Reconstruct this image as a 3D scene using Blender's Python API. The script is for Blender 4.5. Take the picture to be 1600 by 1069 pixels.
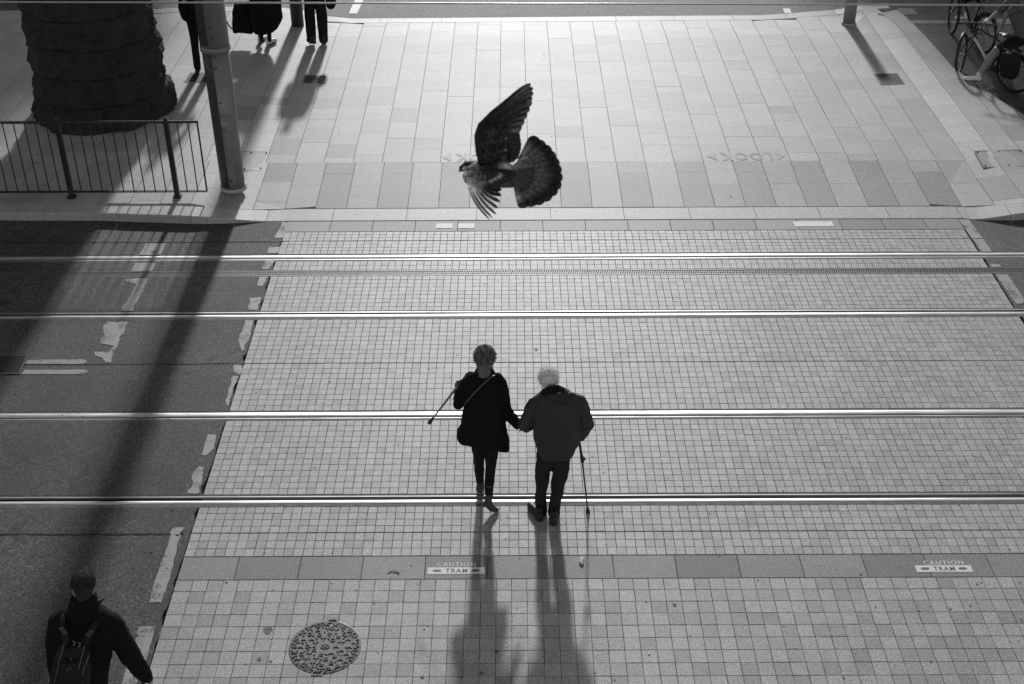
import bpy, bmesh, math, random
from math import sin, cos, pi, radians, sqrt, atan2
from mathutils import Vector, Matrix, Euler, noise

random.seed(7)
S = bpy.context.scene
for o in list(bpy.data.objects):
    bpy.data.objects.remove(o)

# ------------------------------------------------------------------ camera
F, CH = 2032.5, 8.335
cam_d = bpy.data.cameras.new("camera"); cam = bpy.data.objects.new("camera", cam_d); S.collection.objects.link(cam)
cam_d.sensor_width = 36; cam_d.lens = F * 36 / 1600; cam_d.clip_end = 500
RC = Matrix.Rotation(0.00026, 3, 'Z') @ Matrix.Rotation(pi / 2 - 0.5702, 3, 'X') @ Matrix.Rotation(-0.00425, 3, 'Z')
cam.matrix_world = Matrix.Translation((0, 0, CH)) @ RC.to_4x4()
cam_d.dof.use_dof = True; cam_d.dof.focus_distance = 12.8; cam_d.dof.aperture_fstop = 6.3
S.camera = cam

# ------------------------------------------------------------------ sky, sun, exposure
SUN_EL = 23.0
w = bpy.data.worlds.new("World"); S.world = w; w.use_nodes = True
nt = w.node_tree; nt.nodes.clear()
sky = nt.nodes.new('ShaderNodeTexSky'); sky.sky_type = 'NISHITA'; sky.sun_disc = False
sky.sun_elevation = radians(SUN_EL); sky.sun_rotation = 0.0
bw = nt.nodes.new('ShaderNodeRGBToBW'); bg = nt.nodes.new('ShaderNodeBackground'); wo = nt.nodes.new('ShaderNodeOutputWorld')
nt.links.new(sky.outputs[0], bw.inputs[0]); nt.links.new(bw.outputs[0], bg.inputs[0]); nt.links.new(bg.outputs[0], wo.inputs[0])
bg.inputs[1].default_value = 0.15
sd = bpy.data.lights.new("sun", 'SUN'); sd.energy = 3.05; sd.angle = radians(2.5); sd.color = (1, 1, 1)
so = bpy.data.objects.new("sun", sd); S.collection.objects.link(so)
so.rotation_euler = (-radians(90 - SUN_EL), 0, radians(-0.5))
S.view_settings.view_transform = 'Standard'; S.view_settings.look = 'None'
S.view_settings.gamma = 1; S.view_settings.exposure = -0.19; S.view_settings.use_curve_mapping = False

# ------------------------------------------------------------------ pixel -> place (measured once from the photograph)
def ray(px, py):
    return RC @ Vector(((px - 800) / F, -(py - 534.5) / F, -1))
def G(px, py, z=0.0):                       # point on the level z
    d = ray(px, py); t = (z - CH) / d.z
    return Vector((d.x * t, d.y * t, z))
def P(px, py, Y):                           # point on the upright plane at distance Y
    d = ray(px, py); t = Y / d.y
    return Vector((d.x * t, Y, CH + d.z * t))
def D(px, py, depth):                       # point at a depth along the view axis
    d = ray(px, py)
    return Vector((0, 0, CH)) + d * depth
def gy(py, z=0.0): return G(800, py, z).y

# ------------------------------------------------------------------ object helpers
def tag(o, label=None, cat=None, group=None, kind=None):
    if label: o['label'] = label
    if cat: o['category'] = cat
    if group: o['group'] = group
    if kind: o['kind'] = kind
    return o
def empty(name, loc, label=None, cat=None, group=None, kind=None):
    o = bpy.data.objects.new(name, None); o.location = loc; o.empty_display_size = .2
    S.collection.objects.link(o)
    return tag(o, label, cat, group, kind)
def attach(o, parent):
    if parent is not None:
        o.parent = parent
        p = parent; m = Matrix()
        while p is not None:
            m = Matrix.Translation(p.location) @ m if p.type == 'EMPTY' else m
            p = p.parent
        o.matrix_parent_inverse = m.inverted() if parent.type == 'EMPTY' else Matrix()
def mk(name, vs, fs, mat, parent=None, smooth=False, att=None):
    me = bpy.data.meshes.new(name); me.from_pydata([tuple(v) for v in vs], [], fs)
    if mat: me.materials.append(mat)
    if smooth: me.polygons.foreach_set('use_smooth', [True] * len(me.polygons))
    if att is not None:
        a = me.attributes.new('tone', 'FLOAT', 'POINT'); a.data.foreach_set('value', att)
    me.update()
    o = bpy.data.objects.new(name, me); S.collection.objects.link(o); attach(o, parent)
    return o
def inst(me, name, loc, parent=None, rz=0.0, sc=None):
    o = bpy.data.objects.new(name, me); o.location = loc; o.rotation_euler = (0, 0, rz)
    if sc: o.scale = sc
    S.collection.objects.link(o)
    if parent is not None: o.parent = parent
    return o

class MB:                                   # mesh collector
    def __init__(s): s.v = []; s.f = []; s.a = []
    def add(s, vs, fs, a=0.5):
        b = len(s.v); s.v += [Vector(v) for v in vs]; s.f += [[i + b for i in f] for f in fs]; s.a += [a] * len(vs); return s
    def box(s, c, d, rz=0.0, a=0.5):
        x, y, z = [k / 2 for k in d]; R = Matrix.Rotation(rz, 3, 'Z'); c = Vector(c)
        vs = [c + R @ Vector(p) for p in ((-x,-y,-z),(x,-y,-z),(x,y,-z),(-x,y,-z),(-x,-y,z),(x,-y,z),(x,y,z),(-x,y,z))]
        return s.add(vs, [[0,3,2,1],[4,5,6,7],[0,1,5,4],[1,2,6,5],[2,3,7,6],[3,0,4,7]], a)
    def tube(s, pts, r, n=10, cap=True, a=0.5, flat=1.0, up=None):
        pts = [Vector(p) for p in pts]
        if not isinstance(r, (list, tuple)): r = [r] * len(pts)
        vs = []; fs = []; ref = Vector(up) if up else None
        rings = []
        for i, p in enumerate(pts):
            t = (pts[min(i + 1, len(pts) - 1)] - pts[max(i - 1, 0)]).normalized()
            if ref is None: ref = Vector((0, 0, 1)) if abs(t.z) < .9 else Vector((1, 0, 0))
            u = (ref - t * ref.dot(t))
            if u.length < 1e-5: u = Vector((1, 0, 0)) - t * t.x
            u.normalize(); v = t.cross(u); ref = u if up is None else ref
            rings.append((p, t, u, v, r[i]))
        seq = []
        if cap:
            p, t, u, v, rr = rings[0]
            seq += [(p - t * rr * .85, u, v, rr * .5), (p - t * rr * .5, u, v, rr * .86)]
        seq += [(p, u, v, rr) for p, t, u, v, rr in rings]
        if cap:
            p, t, u, v, rr = rings[-1]
            seq += [(p + t * rr * .5, u, v, rr * .86), (p + t * rr * .85, u, v, rr * .5)]
        for p, u, v, rr in seq:
            for k in range(n):
                an = 2 * pi * k / n
                vs.append(p + u * cos(an) * rr * flat + v * sin(an) * rr)
        m = len(seq)
        for i in range(m - 1):
            for k in range(n):
                fs.append([i * n + k, i * n + (k + 1) % n, (i + 1) * n + (k + 1) % n, (i + 1) * n + k])
        fs.append(list(range(n))[::-1]); fs.append([(m - 1) * n + k for k in range(n)])
        return s.add(vs, fs, a)
    def loft(s, rings, n=20, p=2.0, a=0.5):  # rings: (centre, rx, ry[, tilt]) level ellipses along X / Y
        vs = []; fs = []
        for rg in rings:
            c, rx, ry = rg[:3]; tl = rg[3] if len(rg) > 3 else 0; ty = rg[4] if len(rg) > 4 else 0
            for k in range(n):
                an = 2 * pi * k / n; ca, sa = cos(an), sin(an)
                x = abs(ca) ** (2 / p) * (1 if ca > 0 else -1) * rx; y = abs(sa) ** (2 / p) * (1 if sa > 0 else -1) * ry
                vs.append(Vector(c) + Vector((x, y, tl * x + ty * y)))
        m = len(rings)
        for i in range(m - 1):
            for k in range(n):
                fs.append([i * n + k, i * n + (k + 1) % n, (i + 1) * n + (k + 1) % n, (i + 1) * n + k])
        fs.append(list(range(n))[::-1]); fs.append([(m - 1) * n + k for k in range(n)])
        return s.add(vs, fs, a)
    def ell(s, c, r, rot=None, nu=14, nv=9, a=0.5):
        c = Vector(c); vs = []; fs = []; R = rot if rot else Matrix.Identity(3)
        for i in range(1, nv):
            ph = pi * i / nv
            for k in range(nu):
                th = 2 * pi * k / nu
                vs.append(c + R @ Vector((r[0] * sin(ph) * cos(th), r[1] * sin(ph) * sin(th), r[2] * cos(ph))))
        vs += [c + R @ Vector((0, 0, r[2])), c - R @ Vector((0, 0, r[2]))]
        T, B = len(vs) - 2, len(vs) - 1
        for i in range(nv - 2):
            for k in range(nu):
                fs.append([i * nu + k, (i + 1) * nu + k, (i + 1) * nu + (k + 1) % nu, i * nu + (k + 1) % nu])
        for k in range(nu):
            fs.append([T, k, (k + 1) % nu]); fs.append([B, (nv - 2) * nu + (k + 1) % nu, (nv - 2) * nu + k])
        return s.add(vs, fs, a)
    def build(s, name, mat, parent=None, smooth=False, att=False):
        return mk(name, s.v, s.f, mat, parent, smooth, s.a if att else None)
    def fuse(s, name, mat, parent=None, voxel=.01, it=6, amp=0.0, freq=9.0, amp2=0.0, freq2=40.0, seed=0.0):
        me = bpy.data.meshes.new('t'); me.from_pydata([tuple(v) for v in s.v], [], s.f); me.update()
        bm = bmesh.new(); bm.from_mesh(me); bmesh.ops.recalc_face_normals(bm, faces=bm.faces); bm.to_mesh(me); bm.free()
        o = bpy.data.objects.new('t', me); S.collection.objects.link(o)
        r = o.modifiers.new('r', 'REMESH'); r.mode = 'VOXEL'; r.voxel_size = voxel
        if it:
            k = o.modifiers.new('s', 'SMOOTH'); k.iterations = it; k.factor = .5
        dg = bpy.context.evaluated_depsgraph_get(); dg.update()
        m2 = bpy.data.meshes.new_from_object(o.evaluated_get(dg)); m2.name = name
        bpy.data.objects.remove(o); bpy.data.meshes.remove(me)
        if amp or amp2:
            no = [v.normal.copy() for v in m2.vertices]; off = Vector((seed, seed * 2, 0))
            for v, n_ in zip(m2.vertices, no):
                q = v.co + off; d = 0
                if amp: d += amp * noise.noise(Vector((q.x * freq, q.y * freq, q.z * freq * .55)))
                if amp2: d += amp2 * noise.noise(q * freq2)
                v.co += n_ * d
        m2.materials.clear(); m2.materials.append(mat)
        m2.polygons.foreach_set('use_smooth', [True] * len(m2.polygons)); m2.update()
        ob = bpy.data.objects.new(name, m2); S.collection.objects.link(ob); attach(ob, parent)
        return ob

# ------------------------------------------------------------------ materials (a grey world: the photograph is black and white)
def g(v): return (v, v, v, 1)
class N:
    def __init__(s, name):
        s.m = bpy.data.materials.new(name); s.m.use_nodes = True; s.t = s.m.node_tree
        s.b = s.t.nodes['Principled BSDF']
    def n(s, ty, **k):
        x = s.t.nodes.new(ty)
        for a, v in k.items(): setattr(x, a, v)
        return x
    def l(s, a, b): s.t.links.new(a, b)
    def math(s, op, a, b=None, c=None):
        x = s.n('ShaderNodeMath', operation=op)
        for i, v in enumerate((a, b, c)):
            if v is None: continue
            if isinstance(v, (int, float)): x.inputs[i].default_value = v
            else: s.l(v, x.inputs[i])
        return x.outputs[0]
    def noise(s, co, sc, det=4.0, rough=.6, dim='3D'):
        x = s.n('ShaderNodeTexNoise'); x.inputs['Scale'].default_value = sc; x.inputs['Detail'].default_value = det; x.inputs['Roughness'].default_value = rough
        s.l(co, x.inputs['Vector']); return x.outputs[0]
    def vor(s, co, sc, out=0):
        x = s.n('ShaderNodeTexVoronoi'); x.inputs['Scale'].default_value = sc; s.l(co, x.inputs['Vector']); return x.outputs[out]
    def rng(s, v, a, b, c, d):
        x = s.n('ShaderNodeMapRange'); s.l(v, x.inputs[0])
        for i, k in enumerate((a, b, c, d)): x.inputs[i + 1].default_value = k
        return x.outputs[0]
    def grey(s, v):
        c = s.n('ShaderNodeCombineColor')
        for i in range(3): s.l(v, c.inputs[i])
        s.l(c.outputs[0], s.b.inputs['Base Color'])
    def bump(s, h, st=.3, d=.01):
        x = s.n('ShaderNodeBump'); x.inputs['Strength'].default_value = st; x.inputs['Distance'].default_value = d
        s.l(h, x.inputs['Height']); s.l(x.outputs[0], s.b.inputs['Normal'])
    def pos(s): return s.n('ShaderNodeNewGeometry').outputs['Position']

def plain(name, v, rough=.6, metal=0.0, var=.12, sc=30, bump=0.0, spec=.5):
    k = N(name); p = k.pos(); nz = k.noise(p, sc, 5)
    k.grey(k.math('MULTIPLY', k.rng(nz, .3, .7, 1 - var, 1 + var), v))
    k.b.inputs['Roughness'].default_value = rough; k.b.inputs['Metallic'].default_value = metal
    k.b.inputs['Specular IOR Level'].default_value = spec
    if bump: k.bump(nz, bump, .01)
    return k.m

def stone(name, v, var=.12, island=False, rough=.56, grain=.5, blot=.13, gsc=85.0):
    k = N(name); p = k.pos()
    if island: r = k.n('ShaderNodeNewGeometry').outputs['Random Per Island']
    else: r = k.n('ShaderNodeObjectInfo').outputs['Random']
    r3 = k.math('POWER', r, 1.6)
    tone = k.math('MULTIPLY', k.rng(r3, 0, 1, 1 + var * .6, 1 - var), v)
    big = k.rng(k.noise(p, 1.1, 7, .7), .3, .7, 1 - blot * .7, 1 + blot * .7)
    mid = k.rng(k.noise(p, 14, 4, .6), .3, .7, 1 - blot * .6, 1 + blot * .6)
    gr = k.rng(k.noise(p, gsc, 2, .7), .32, .68, 1 - grain, 1 + grain)
    vc = k.n('ShaderNodeTexVoronoi'); vc.inputs['Scale'].default_value = 95; k.l(p, vc.inputs['Vector'])
    sx = k.n('ShaderNodeSeparateColor'); k.l(vc.outputs['Color'], sx.inputs[0])
    spk = k.math('MULTIPLY', k.rng(k.vor(p, gsc * .55), .0, .32, .7, 1.0), k.rng(sx.outputs[0], 0, 1, .84, 1.14))
    t = k.math('MULTIPLY', k.math('MULTIPLY', tone, big), k.math('MULTIPLY', mid, k.math('MULTIPLY', gr, spk)))
    # dark foot-worn spots
    sp = k.rng(k.vor(p, 1.7), .012, .03, .7, 1.0)
    k.grey(k.math('MULTIPLY', t, sp))
    k.b.inputs['Roughness'].default_value = rough
    k.bump(k.noise(p, gsc * .6, 3, .7), .25, .002)
    return k.m

M = {}
M['sett'] = stone('granite_sett', .41, .17)
M['sett_s'] = stone('granite_sett_mass', .41, .17, True)
M['lsett'] = stone('granite_large_sett', .38, .22)
M['lsett_s'] = stone('granite_large_sett_mass', .38, .22, True)
M['band'] = stone('granite_band', .235, .32, False, .6)
M['slab'] = stone('granite_slab', .41, .13, False, .60, .32)
M['slab_s'] = stone('granite_slab_mass', .41, .13, True, .60, .32)
M['slab_d'] = stone('granite_slab_dark', .295, .06, False, .60, .32)
M['kerb'] = stone('kerb_stone', .43, .06, False, .58, .35)
M['grout'] = plain('grout', .23, .9, var=.4, sc=60)

def asphalt():
    k = N('asphalt'); p = k.pos()
    big = k.rng(k.noise(p, .9, 6, .65), .35, .65, .68, 1.32)
    mid = k.rng(k.noise(p, 9, 5, .7), .3, .7, .8, 1.2)
    gr = k.rng(k.noise(p, 52, 3, .9), .38, .62, .05, 2.1)
    st = k.rng(k.vor(p, 26), .0, .15, 4.0, 1.0)
    v = k.math('MULTIPLY', k.math('MULTIPLY', big, mid), k.math('MULTIPLY', gr, st))
    vc = k.n('ShaderNodeTexVoronoi'); vc.inputs['Scale'].default_value = 58; k.l(p, vc.inputs['Vector'])
    sx = k.n('ShaderNodeSeparateColor'); k.l(vc.outputs['Color'], sx.inputs[0])
    v = k.math('MULTIPLY', v, k.rng(k.math('POWER', sx.outputs[0], 2.2), 0, 1, .55, 2.3))
    # tar cracks
    nz = k.n('ShaderNodeTexNoise'); nz.inputs['Scale'].default_value = 3; k.l(p, nz.inputs['Vector'])
    ad = k.n('ShaderNodeVectorMath', operation='MULTIPLY_ADD'); k.l(nz.outputs[1], ad.inputs[0]); ad.inputs[1].default_value = (.5, .5, .5); k.l(p, ad.inputs[2])
    x = k.n('ShaderNodeTexVoronoi', feature='DISTANCE_TO_EDGE'); x.inputs['Scale'].default_value = .35; k.l(ad.outputs[0], x.inputs['Vector'])
    cr = k.rng(x.outputs[0], .002, .007, .45, 1.0)
    k.grey(k.math('MULTIPLY', k.math('MULTIPLY', v, cr), .048))
    k.b.inputs['Roughness'].default_value = .62
    k.bump(k.noise(p, 120, 3, .8), .9, .012)
    return k.m
M['asphalt'] = asphalt()
def paint(name, v, wear, under, hole=.685):
    k = N(name); p = k.pos()
    a = k.rng(k.noise(p, 28, 6, .75), wear - .05, wear + .05, 0, 1)
    gr = k.rng(k.noise(p, 200, 2, .7), .3, .7, .78, 1.2)
    mixv = k.math('ADD', k.math('MULTIPLY', a, v - under), under)
    k.grey(k.math('MULTIPLY', mixv, gr)); k.b.inputs['Roughness'].default_value = .6
    h1 = k.noise(p, 60, 5, .85); h2 = k.noise(p, 5, 3, .6)
    k.l(k.rng(k.math('ADD', h1, k.math('MULTIPLY', h2, .6)), hole, hole + .03, 0, 1), k.b.inputs['Alpha'])
    k.bump(k.noise(p, 150, 2), .3, .005)
    return k.m
M['paint'] = paint('worn_white_paint', .36, .34, .1)
M['paint_w'] = paint('white_sign_paint', .78, .30, .4, .58)
M['paint_d'] = paint('dark_sign_paint', .12, .36, .2, .58)
M['paint_look'] = paint('faded_look_paint', .31, .36, .34, .70)
def steel(name, v, rough, metal=1.0):
    k = N(name); p = k.pos()
    mp = k.n('ShaderNodeMapping'); mp.inputs['Scale'].default_value = (1.2, 160, 160); k.l(p, mp.inputs[0])
    s1 = k.noise(mp.outputs[0], 1, 4, .6)
    mq = k.n('ShaderNodeMapping'); mq.inputs['Scale'].default_value = (2.2, 30, 30); k.l(p, mq.inputs[0]); dirt = k.rng(k.noise(mq.outputs[0], 1, 5, .7), .38, .6, .72, 1.05)
    k.grey(k.math('MULTIPLY', dirt, k.math('MULTIPLY', k.rng(s1, .3, .7, .8, 1.15), v))); k.b.inputs['Metallic'].default_value = metal
    k.l(k.rng(s1, .3, .7, rough - .06, rough + .08), k.b.inputs['Roughness'])
    return k.m
M['rail'] = steel('polished_rail_steel', .78, .42)
M['rail_lip'] = steel('worn_lip_steel', .42, .5)
M['groove'] = plain('groove_grime', .012, .9)
M['seal'] = plain('rail_sealant', .12, .7, var=.5, sc=12)
M['iron'] = plain('cast_iron', .13, .5, .3, .3, 60, .3)
M['iron_d'] = plain('dark_cast_iron', .05, .5, .3, .35, 40, .3)
M['black'] = plain('black_paint', .018, .45, 0, .2)
M['fence'] = plain('fence_black_paint', .02, .38, 0, .25)
M['pole'] = plain('pole_grey_paint', .22, .38, .2, .12, 14)
M['pole_shade'] = plain('pole_shaded_side', .055, .42, .1, .12, 14)  # shade of the pole's left face put into the colour
M['pole_r'] = plain('pole_light_grey', .27, .4, .2, .12, 14)
M['pole_b'] = plain('pole_base_ring', .42, .5, 0, .15, 20)
M['pole2'] = plain('dark_grey_pole', .055, .4, .2, .15, 14)
M['coat_b'] = plain('black_wool', .011, .95, 0, .3, 60, .3, .15)
M['jacket'] = plain('charcoal_waxed_jacket', .033, .62, 0, .25, 18, .3, .4)
M['jacket_d'] = plain('black_cord_collar', .01, .9, spec=.2)
M['trous'] = plain('black_trousers', .013, .85, 0, .3, 50, .2, .2)
M['trous2'] = plain('dark_navy_trousers', .02, .8, 0, .3, 50, .2, .25)
M['shoe_b'] = plain('black_shoe', .018, .5, spec=.4)
M['shoe_g'] = plain('grey_boot', .045, .6)
M['shoe_w'] = plain('white_shoe', .8, .5)
M['sole'] = plain('shoe_sole', .05, .7)
M['skin'] = plain('skin', .26, .5, 0, .06, 20)
M['hair_w'] = plain('white_hair', .92, .55, 0, .22, 120, .7)
M['hair_g'] = plain('grey_curly_hair', .17, .8, 0, .6, 70, 1.0)
M['hair_b'] = plain('black_hair', .02, .75, 0, .4, 150, .6)
M['strap'] = plain('bag_strap', .10, .5)
M['nylon'] = plain('backpack_nylon', .012, .7, 0, .3, 60, .2, .3)
M['patch'] = plain('strap_patch', .07, .6)
M['reflect'] = plain('grey_piping', .16, .4)
M['cane'] = plain('cane_shaft', .07, .35, .3)
M['cane_g'] = plain('grey_cane_shaft', .2, .35, .4)
M['shirt'] = plain('grey_tshirt', .10, .85, 0, .2, 20, .2)
M['tyre'] = plain('tyre_rubber', .014, .75)
M['chrome'] = plain('bare_metal', .5, .3, .9)
M['frame_d'] = plain('bike_frame_dark', .03, .3, .2)
M['frame_w'] = plain('bike_frame_white', .6, .3)
M['pillar'] = None
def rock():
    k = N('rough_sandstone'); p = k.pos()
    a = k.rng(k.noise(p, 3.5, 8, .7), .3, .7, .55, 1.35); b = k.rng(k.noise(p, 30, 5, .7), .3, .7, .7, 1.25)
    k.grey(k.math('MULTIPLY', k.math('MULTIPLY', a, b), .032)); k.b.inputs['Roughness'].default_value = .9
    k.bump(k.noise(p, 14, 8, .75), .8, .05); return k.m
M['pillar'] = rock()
M['bark'] = plain('bark', .10, .9, 0, .4, 12, .6)
M['leaf'] = plain('leaf', .07, .6)
M['wall'] = plain('sandstone_wall', .3, .85, 0, .2, 3, .2)
M['glass'] = plain('window_glass', .03, .1)
M['litter'] = plain('litter_white', .65, .7)
M['dirt'] = plain('litter_dark', .03, .8)
def tonemat(name, lo, hi, rough=.55):
    k = N(name); a = k.n('ShaderNodeAttribute', attribute_name='tone'); p = k.pos()
    nz = k.math('MULTIPLY', k.rng(k.noise(p, 420, 3, .8), .3, .7, .5, 1.5), k.rng(k.noise(p, 90, 3, .6), .35, .65, .6, 1.4))
    k.grey(k.math('MULTIPLY', k.math('POWER', k.rng(a.outputs['Fac'], 0, 1, lo, hi), 1.0), nz)); k.b.inputs['Roughness'].default_value = rough
    k.b.inputs['Specular IOR Level'].default_value = .3
    tr = k.n('ShaderNodeBsdfTranslucent'); mx = k.n('ShaderNodeMixShader'); mx.inputs[0].default_value = .38
    k.l(k.b.inputs['Base Color'].links[0].from_socket, tr.inputs['Color']); k.l(k.b.outputs[0], mx.inputs[1]); k.l(tr.outputs[0], mx.inputs[2])
    k.l(mx.outputs[0], k.t.nodes['Material Output'].inputs['Surface'])
    return k.m
M['feather'] = tonemat('feather', .006, .85)

# ------------------------------------------------------------------ ground layout
XL, XR = -3.115, 6.205
Ykb = gy(344.5)                    # front of the flush kerb at the crossing
Y253 = gy(253.5, .07); Yslab0 = gy(325.3)
FAR = [(-260,24,),(0,24),(240,22),(277,18.5),(440,17.5),(512,25.7),(540,28),(800,26),(1000,24),(1200,22.5),(1290,15),(1350,12),(1385,12.5),(1402,17)]
Yfar = gy(26, .05)
def smooth(t): t = max(0, min(1, t)); return t * t * (3 - 2 * t)
KO = [(-420,329),(0,332.5),(165,333),(200,334.9),(248.7,336),(297.5,338.7),(346,342.6),(401.5,345.6)]   # kerb outer edge, left (height .12 falling to 0)
KH = [.12, .12, .12, .12, .12, .112, .07, .018]
kl = [G(x, y, z) for (x, y), z in zip(KO, KH)]
kr = [G(1516, 342.3, .015), G(1545, 339.3, .05), G(1578, 335.5, .09), G(1620, 331.5, .115), G(1700, 324, .12), G(1850, 312, .12)]
kerb_line = kl + [Vector((XL - .02, Ykb, .004)), Vector((XR + .06, Ykb, .004))] + kr
KI = [(-420,313),(0,317.5),(165,317.5),(200,318),(268,320),(313.7,324.4),(378.7,326.8)]
kil = [G(x, y, .12 if i < 5 else (.11, .05)[i - 5]) for i, (x, y) in enumerate(KI)]
kir = [G(1567.4, 318.7, .09), G(1600, 316.5, .115), G(1700, 308, .12), G(1850, 296, .12)]
inner_line = kil + [Vector((XL - .02, Yslab0, .012)), Vector((XR + .02, Yslab0, .012))] + kir
def along(line, X):
    for a, b in zip(line, line[1:]):
        if a.x <= X <= b.x or (b is line[-1] and X > b.x) or (a is line[0] and X < a.x):
            t = (X - a.x) / (b.x - a.x); return a.y + (b.y - a.y) * t
    return line[-1].y
def height(X, Y):
    hk = max(smooth((XL - .15 - X) / 1.25), smooth((X - XR - .1) / .95))
    d = Y - along(kerb_line, X)
    near = max(0, min(1, (d - .25) / (Y253 - Ykb - .25))); far = max(.1, min(1, (Yfar - Y) / 1.2 + .05))
    return .004 + max(.116 * hk, .066 * min(near, far))
def GB(px, py):
    z = .1
    for _ in range(6):
        q = G(px, py, z); z = height(q.x, q.y)
    return q
corner = G(1493.5, 113, .1)
# edge of the pavement beside the cycle stand, and the strip of kerb in front of it
edgeA = [G(1402, 17, .1), G(1420, 32, .1), G(1452, 65.5, .1), corner, corner + Vector((.12, -.34, 0))]
edgeAi = [G(1372, 21, .12), G(1385, 25, .12), G(1411, 46.8, .12), G(1467, 114, .12), G(1477, 132, .12)]
edgeB = [corner, G(1546, 147, .1), G(1600, 167, .1), G(1760, 226, .1)]

def clip(poly, a, b):               # keep the side to the left of a->b
    out = []; dx, dy = b[0] - a[0], b[1] - a[1]
    s_ = lambda p: dx * (p[1] - a[1]) - dy * (p[0] - a[0])
    for i, p in enumerate(poly):
        q = poly[(i + 1) % len(poly)]; sp, sq = s_(p), s_(q)
        if sp >= 0: out.append(p)
        if (sp >= 0) != (sq >= 0):
            t = sp / (sp - sq); out.append((p[0] + (q[0] - p[0]) * t, p[1] + (q[1] - p[1]) * t))
    return out

# -------- asphalt
far_lim = 95
pav = tag(mk('pavement_bed', [(-60, Ykb + .02, -.16), (60, Ykb + .02, -.16), (60, far_lim, -.16), (-60, far_lim, -.16)], [[0, 1, 2, 3]], M['asphalt']), kind='structure', label='asphalt roadway beyond the paved crossing and under the cycle stand')
pav.name = 'far_road'; pav.location.z = .14
rails_px = [(397.7, 401.3, 403.4, 405.2, 396, 406.8, -1), (485.6, 487.7, 490.1, 494.2, 484.9, 498.0, 1),
            (642.7, 648.6, 651.2, 653.2, 640.6, 655.6, -1), (773.5, 775.5, 780.2, 785.4, 771.4, 790.4, 1)]
bands = []                          # (Ynear, Yfar) asphalt / sett intervals between rails
ys = [r[4:6] for r in rails_px]
cuts = [gy(1500)] + []
iv = [(gy(1600), gy(790.4)), (gy(771.4), gy(655.6)), (gy(640.6), gy(498.0)), (gy(484.9), gy(430.2)), (gy(421.3), gy(406.8))]
al = []
mb = MB()
def ragged(x0, y0, y1, n, amp, sgn):
    pts = []
    for i in range(n + 1):
        y = y0 + (y1 - y0) * i / n
        pts.append((x0 + sgn * (.003 + max(0, noise.noise(Vector((x0, y * 5, 3.1)))) * amp), y))
    return pts
road_l = MB(); road_r = MB()
for y0, y1 in iv:
    n = max(3, int((y1 - y0) / .04))
    e = ragged(XL, y0, y1, n, .055, -1); vs = [(-60, y0, 0), ] + [(x, y, 0) for x, y in e] + [(-60, y1, 0)]
    road_l.add(vs, [list(range(len(vs)))])
    e = ragged(XR, y0, y1, n, .03, 1); vs = [(60, y0, 0)] + [(x, y, 0) for x, y in e] + [(60, y1, 0)]
    road_r.add(vs, [list(range(len(vs)))[::-1]])
y0 = gy(396)
e = ragged(XL, y0, Ykb, 20, .055, -1)
vs = [(-60, y0, 0)] + [(x, y, 0) for x, y in e] + [(v.x, v.y + .01, 0) for v in reversed(kl)] + [(-60, kl[0].y + .01, 0)]
road_l.add(vs, [list(range(len(vs)))])
e = ragged(XR, y0, Ykb, 20, .03, 1)
vs = [(60, y0, 0)] + [(x, y, 0) for x, y in e] + [(v.x, v.y + .01, 0) for v in kr] + [(60, kr[-1].y + .01, 0)]
road_r.add(vs, [list(range(len(vs)))[::-1]])
rl = tag(road_l.build('road', M['asphalt']), kind='structure', label='coarse dark asphalt roadway on the left of the paved crossing')
rr = tag(road_r.build('road', M['asphalt']), kind='structure', label='strip of asphalt roadway on the right of the paved crossing')
base = tag(mk('ground', [(-60, -20, -.06), (60, -20, -.06), (60, Ykb + .3, -.06), (-60, Ykb + .3, -.06)], [[0, 1, 2, 3]], M['grout']), kind='structure', label='bedding under road and crossing')

# -------- setts
def sett_mesh(name, lx, ly, mat, dep=.03, bev=.0022):
    x, y = lx / 2, ly / 2; vs = []
    for (a, b, z) in ((x, y, -dep), (x, y, -bev), (x - bev, y - bev, 0)):
        vs += [(-a, -b, z), (a, -b, z), (a, b, z), (-a, b, z)]
    fs = [[8, 9, 10, 11]]
    for l0 in (0, 4):
        for k in range(4): fs.append([l0 + k, l0 + (k + 1) % 4, l0 + 4 + (k + 1) % 4, l0 + 4 + k])
    me = bpy.data.meshes.new(name); me.from_pydata(vs, [], fs); me.materials.append(mat); me.update()
    return me, vs, fs
def inframe(x, y):
    v = RC.inverted() @ (Vector((x, y, 0)) - Vector((0, 0, CH)))
    px = 800 + F * v.x / -v.z; py = 534.5 - F * v.y / -v.z
    return 5 < px < 1595 and 5 < py < 1064
cross = tag(mk('crossing_bed', [(XL, gy(1600), -.022), (XR, gy(1600), -.022), (XR, Ykb, -.022), (XL, Ykb, -.022)], [[0, 1, 2, 3]], M['grout']), kind='structure', label='paved pedestrian crossing of pale granite setts between two asphalt roadways')
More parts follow.
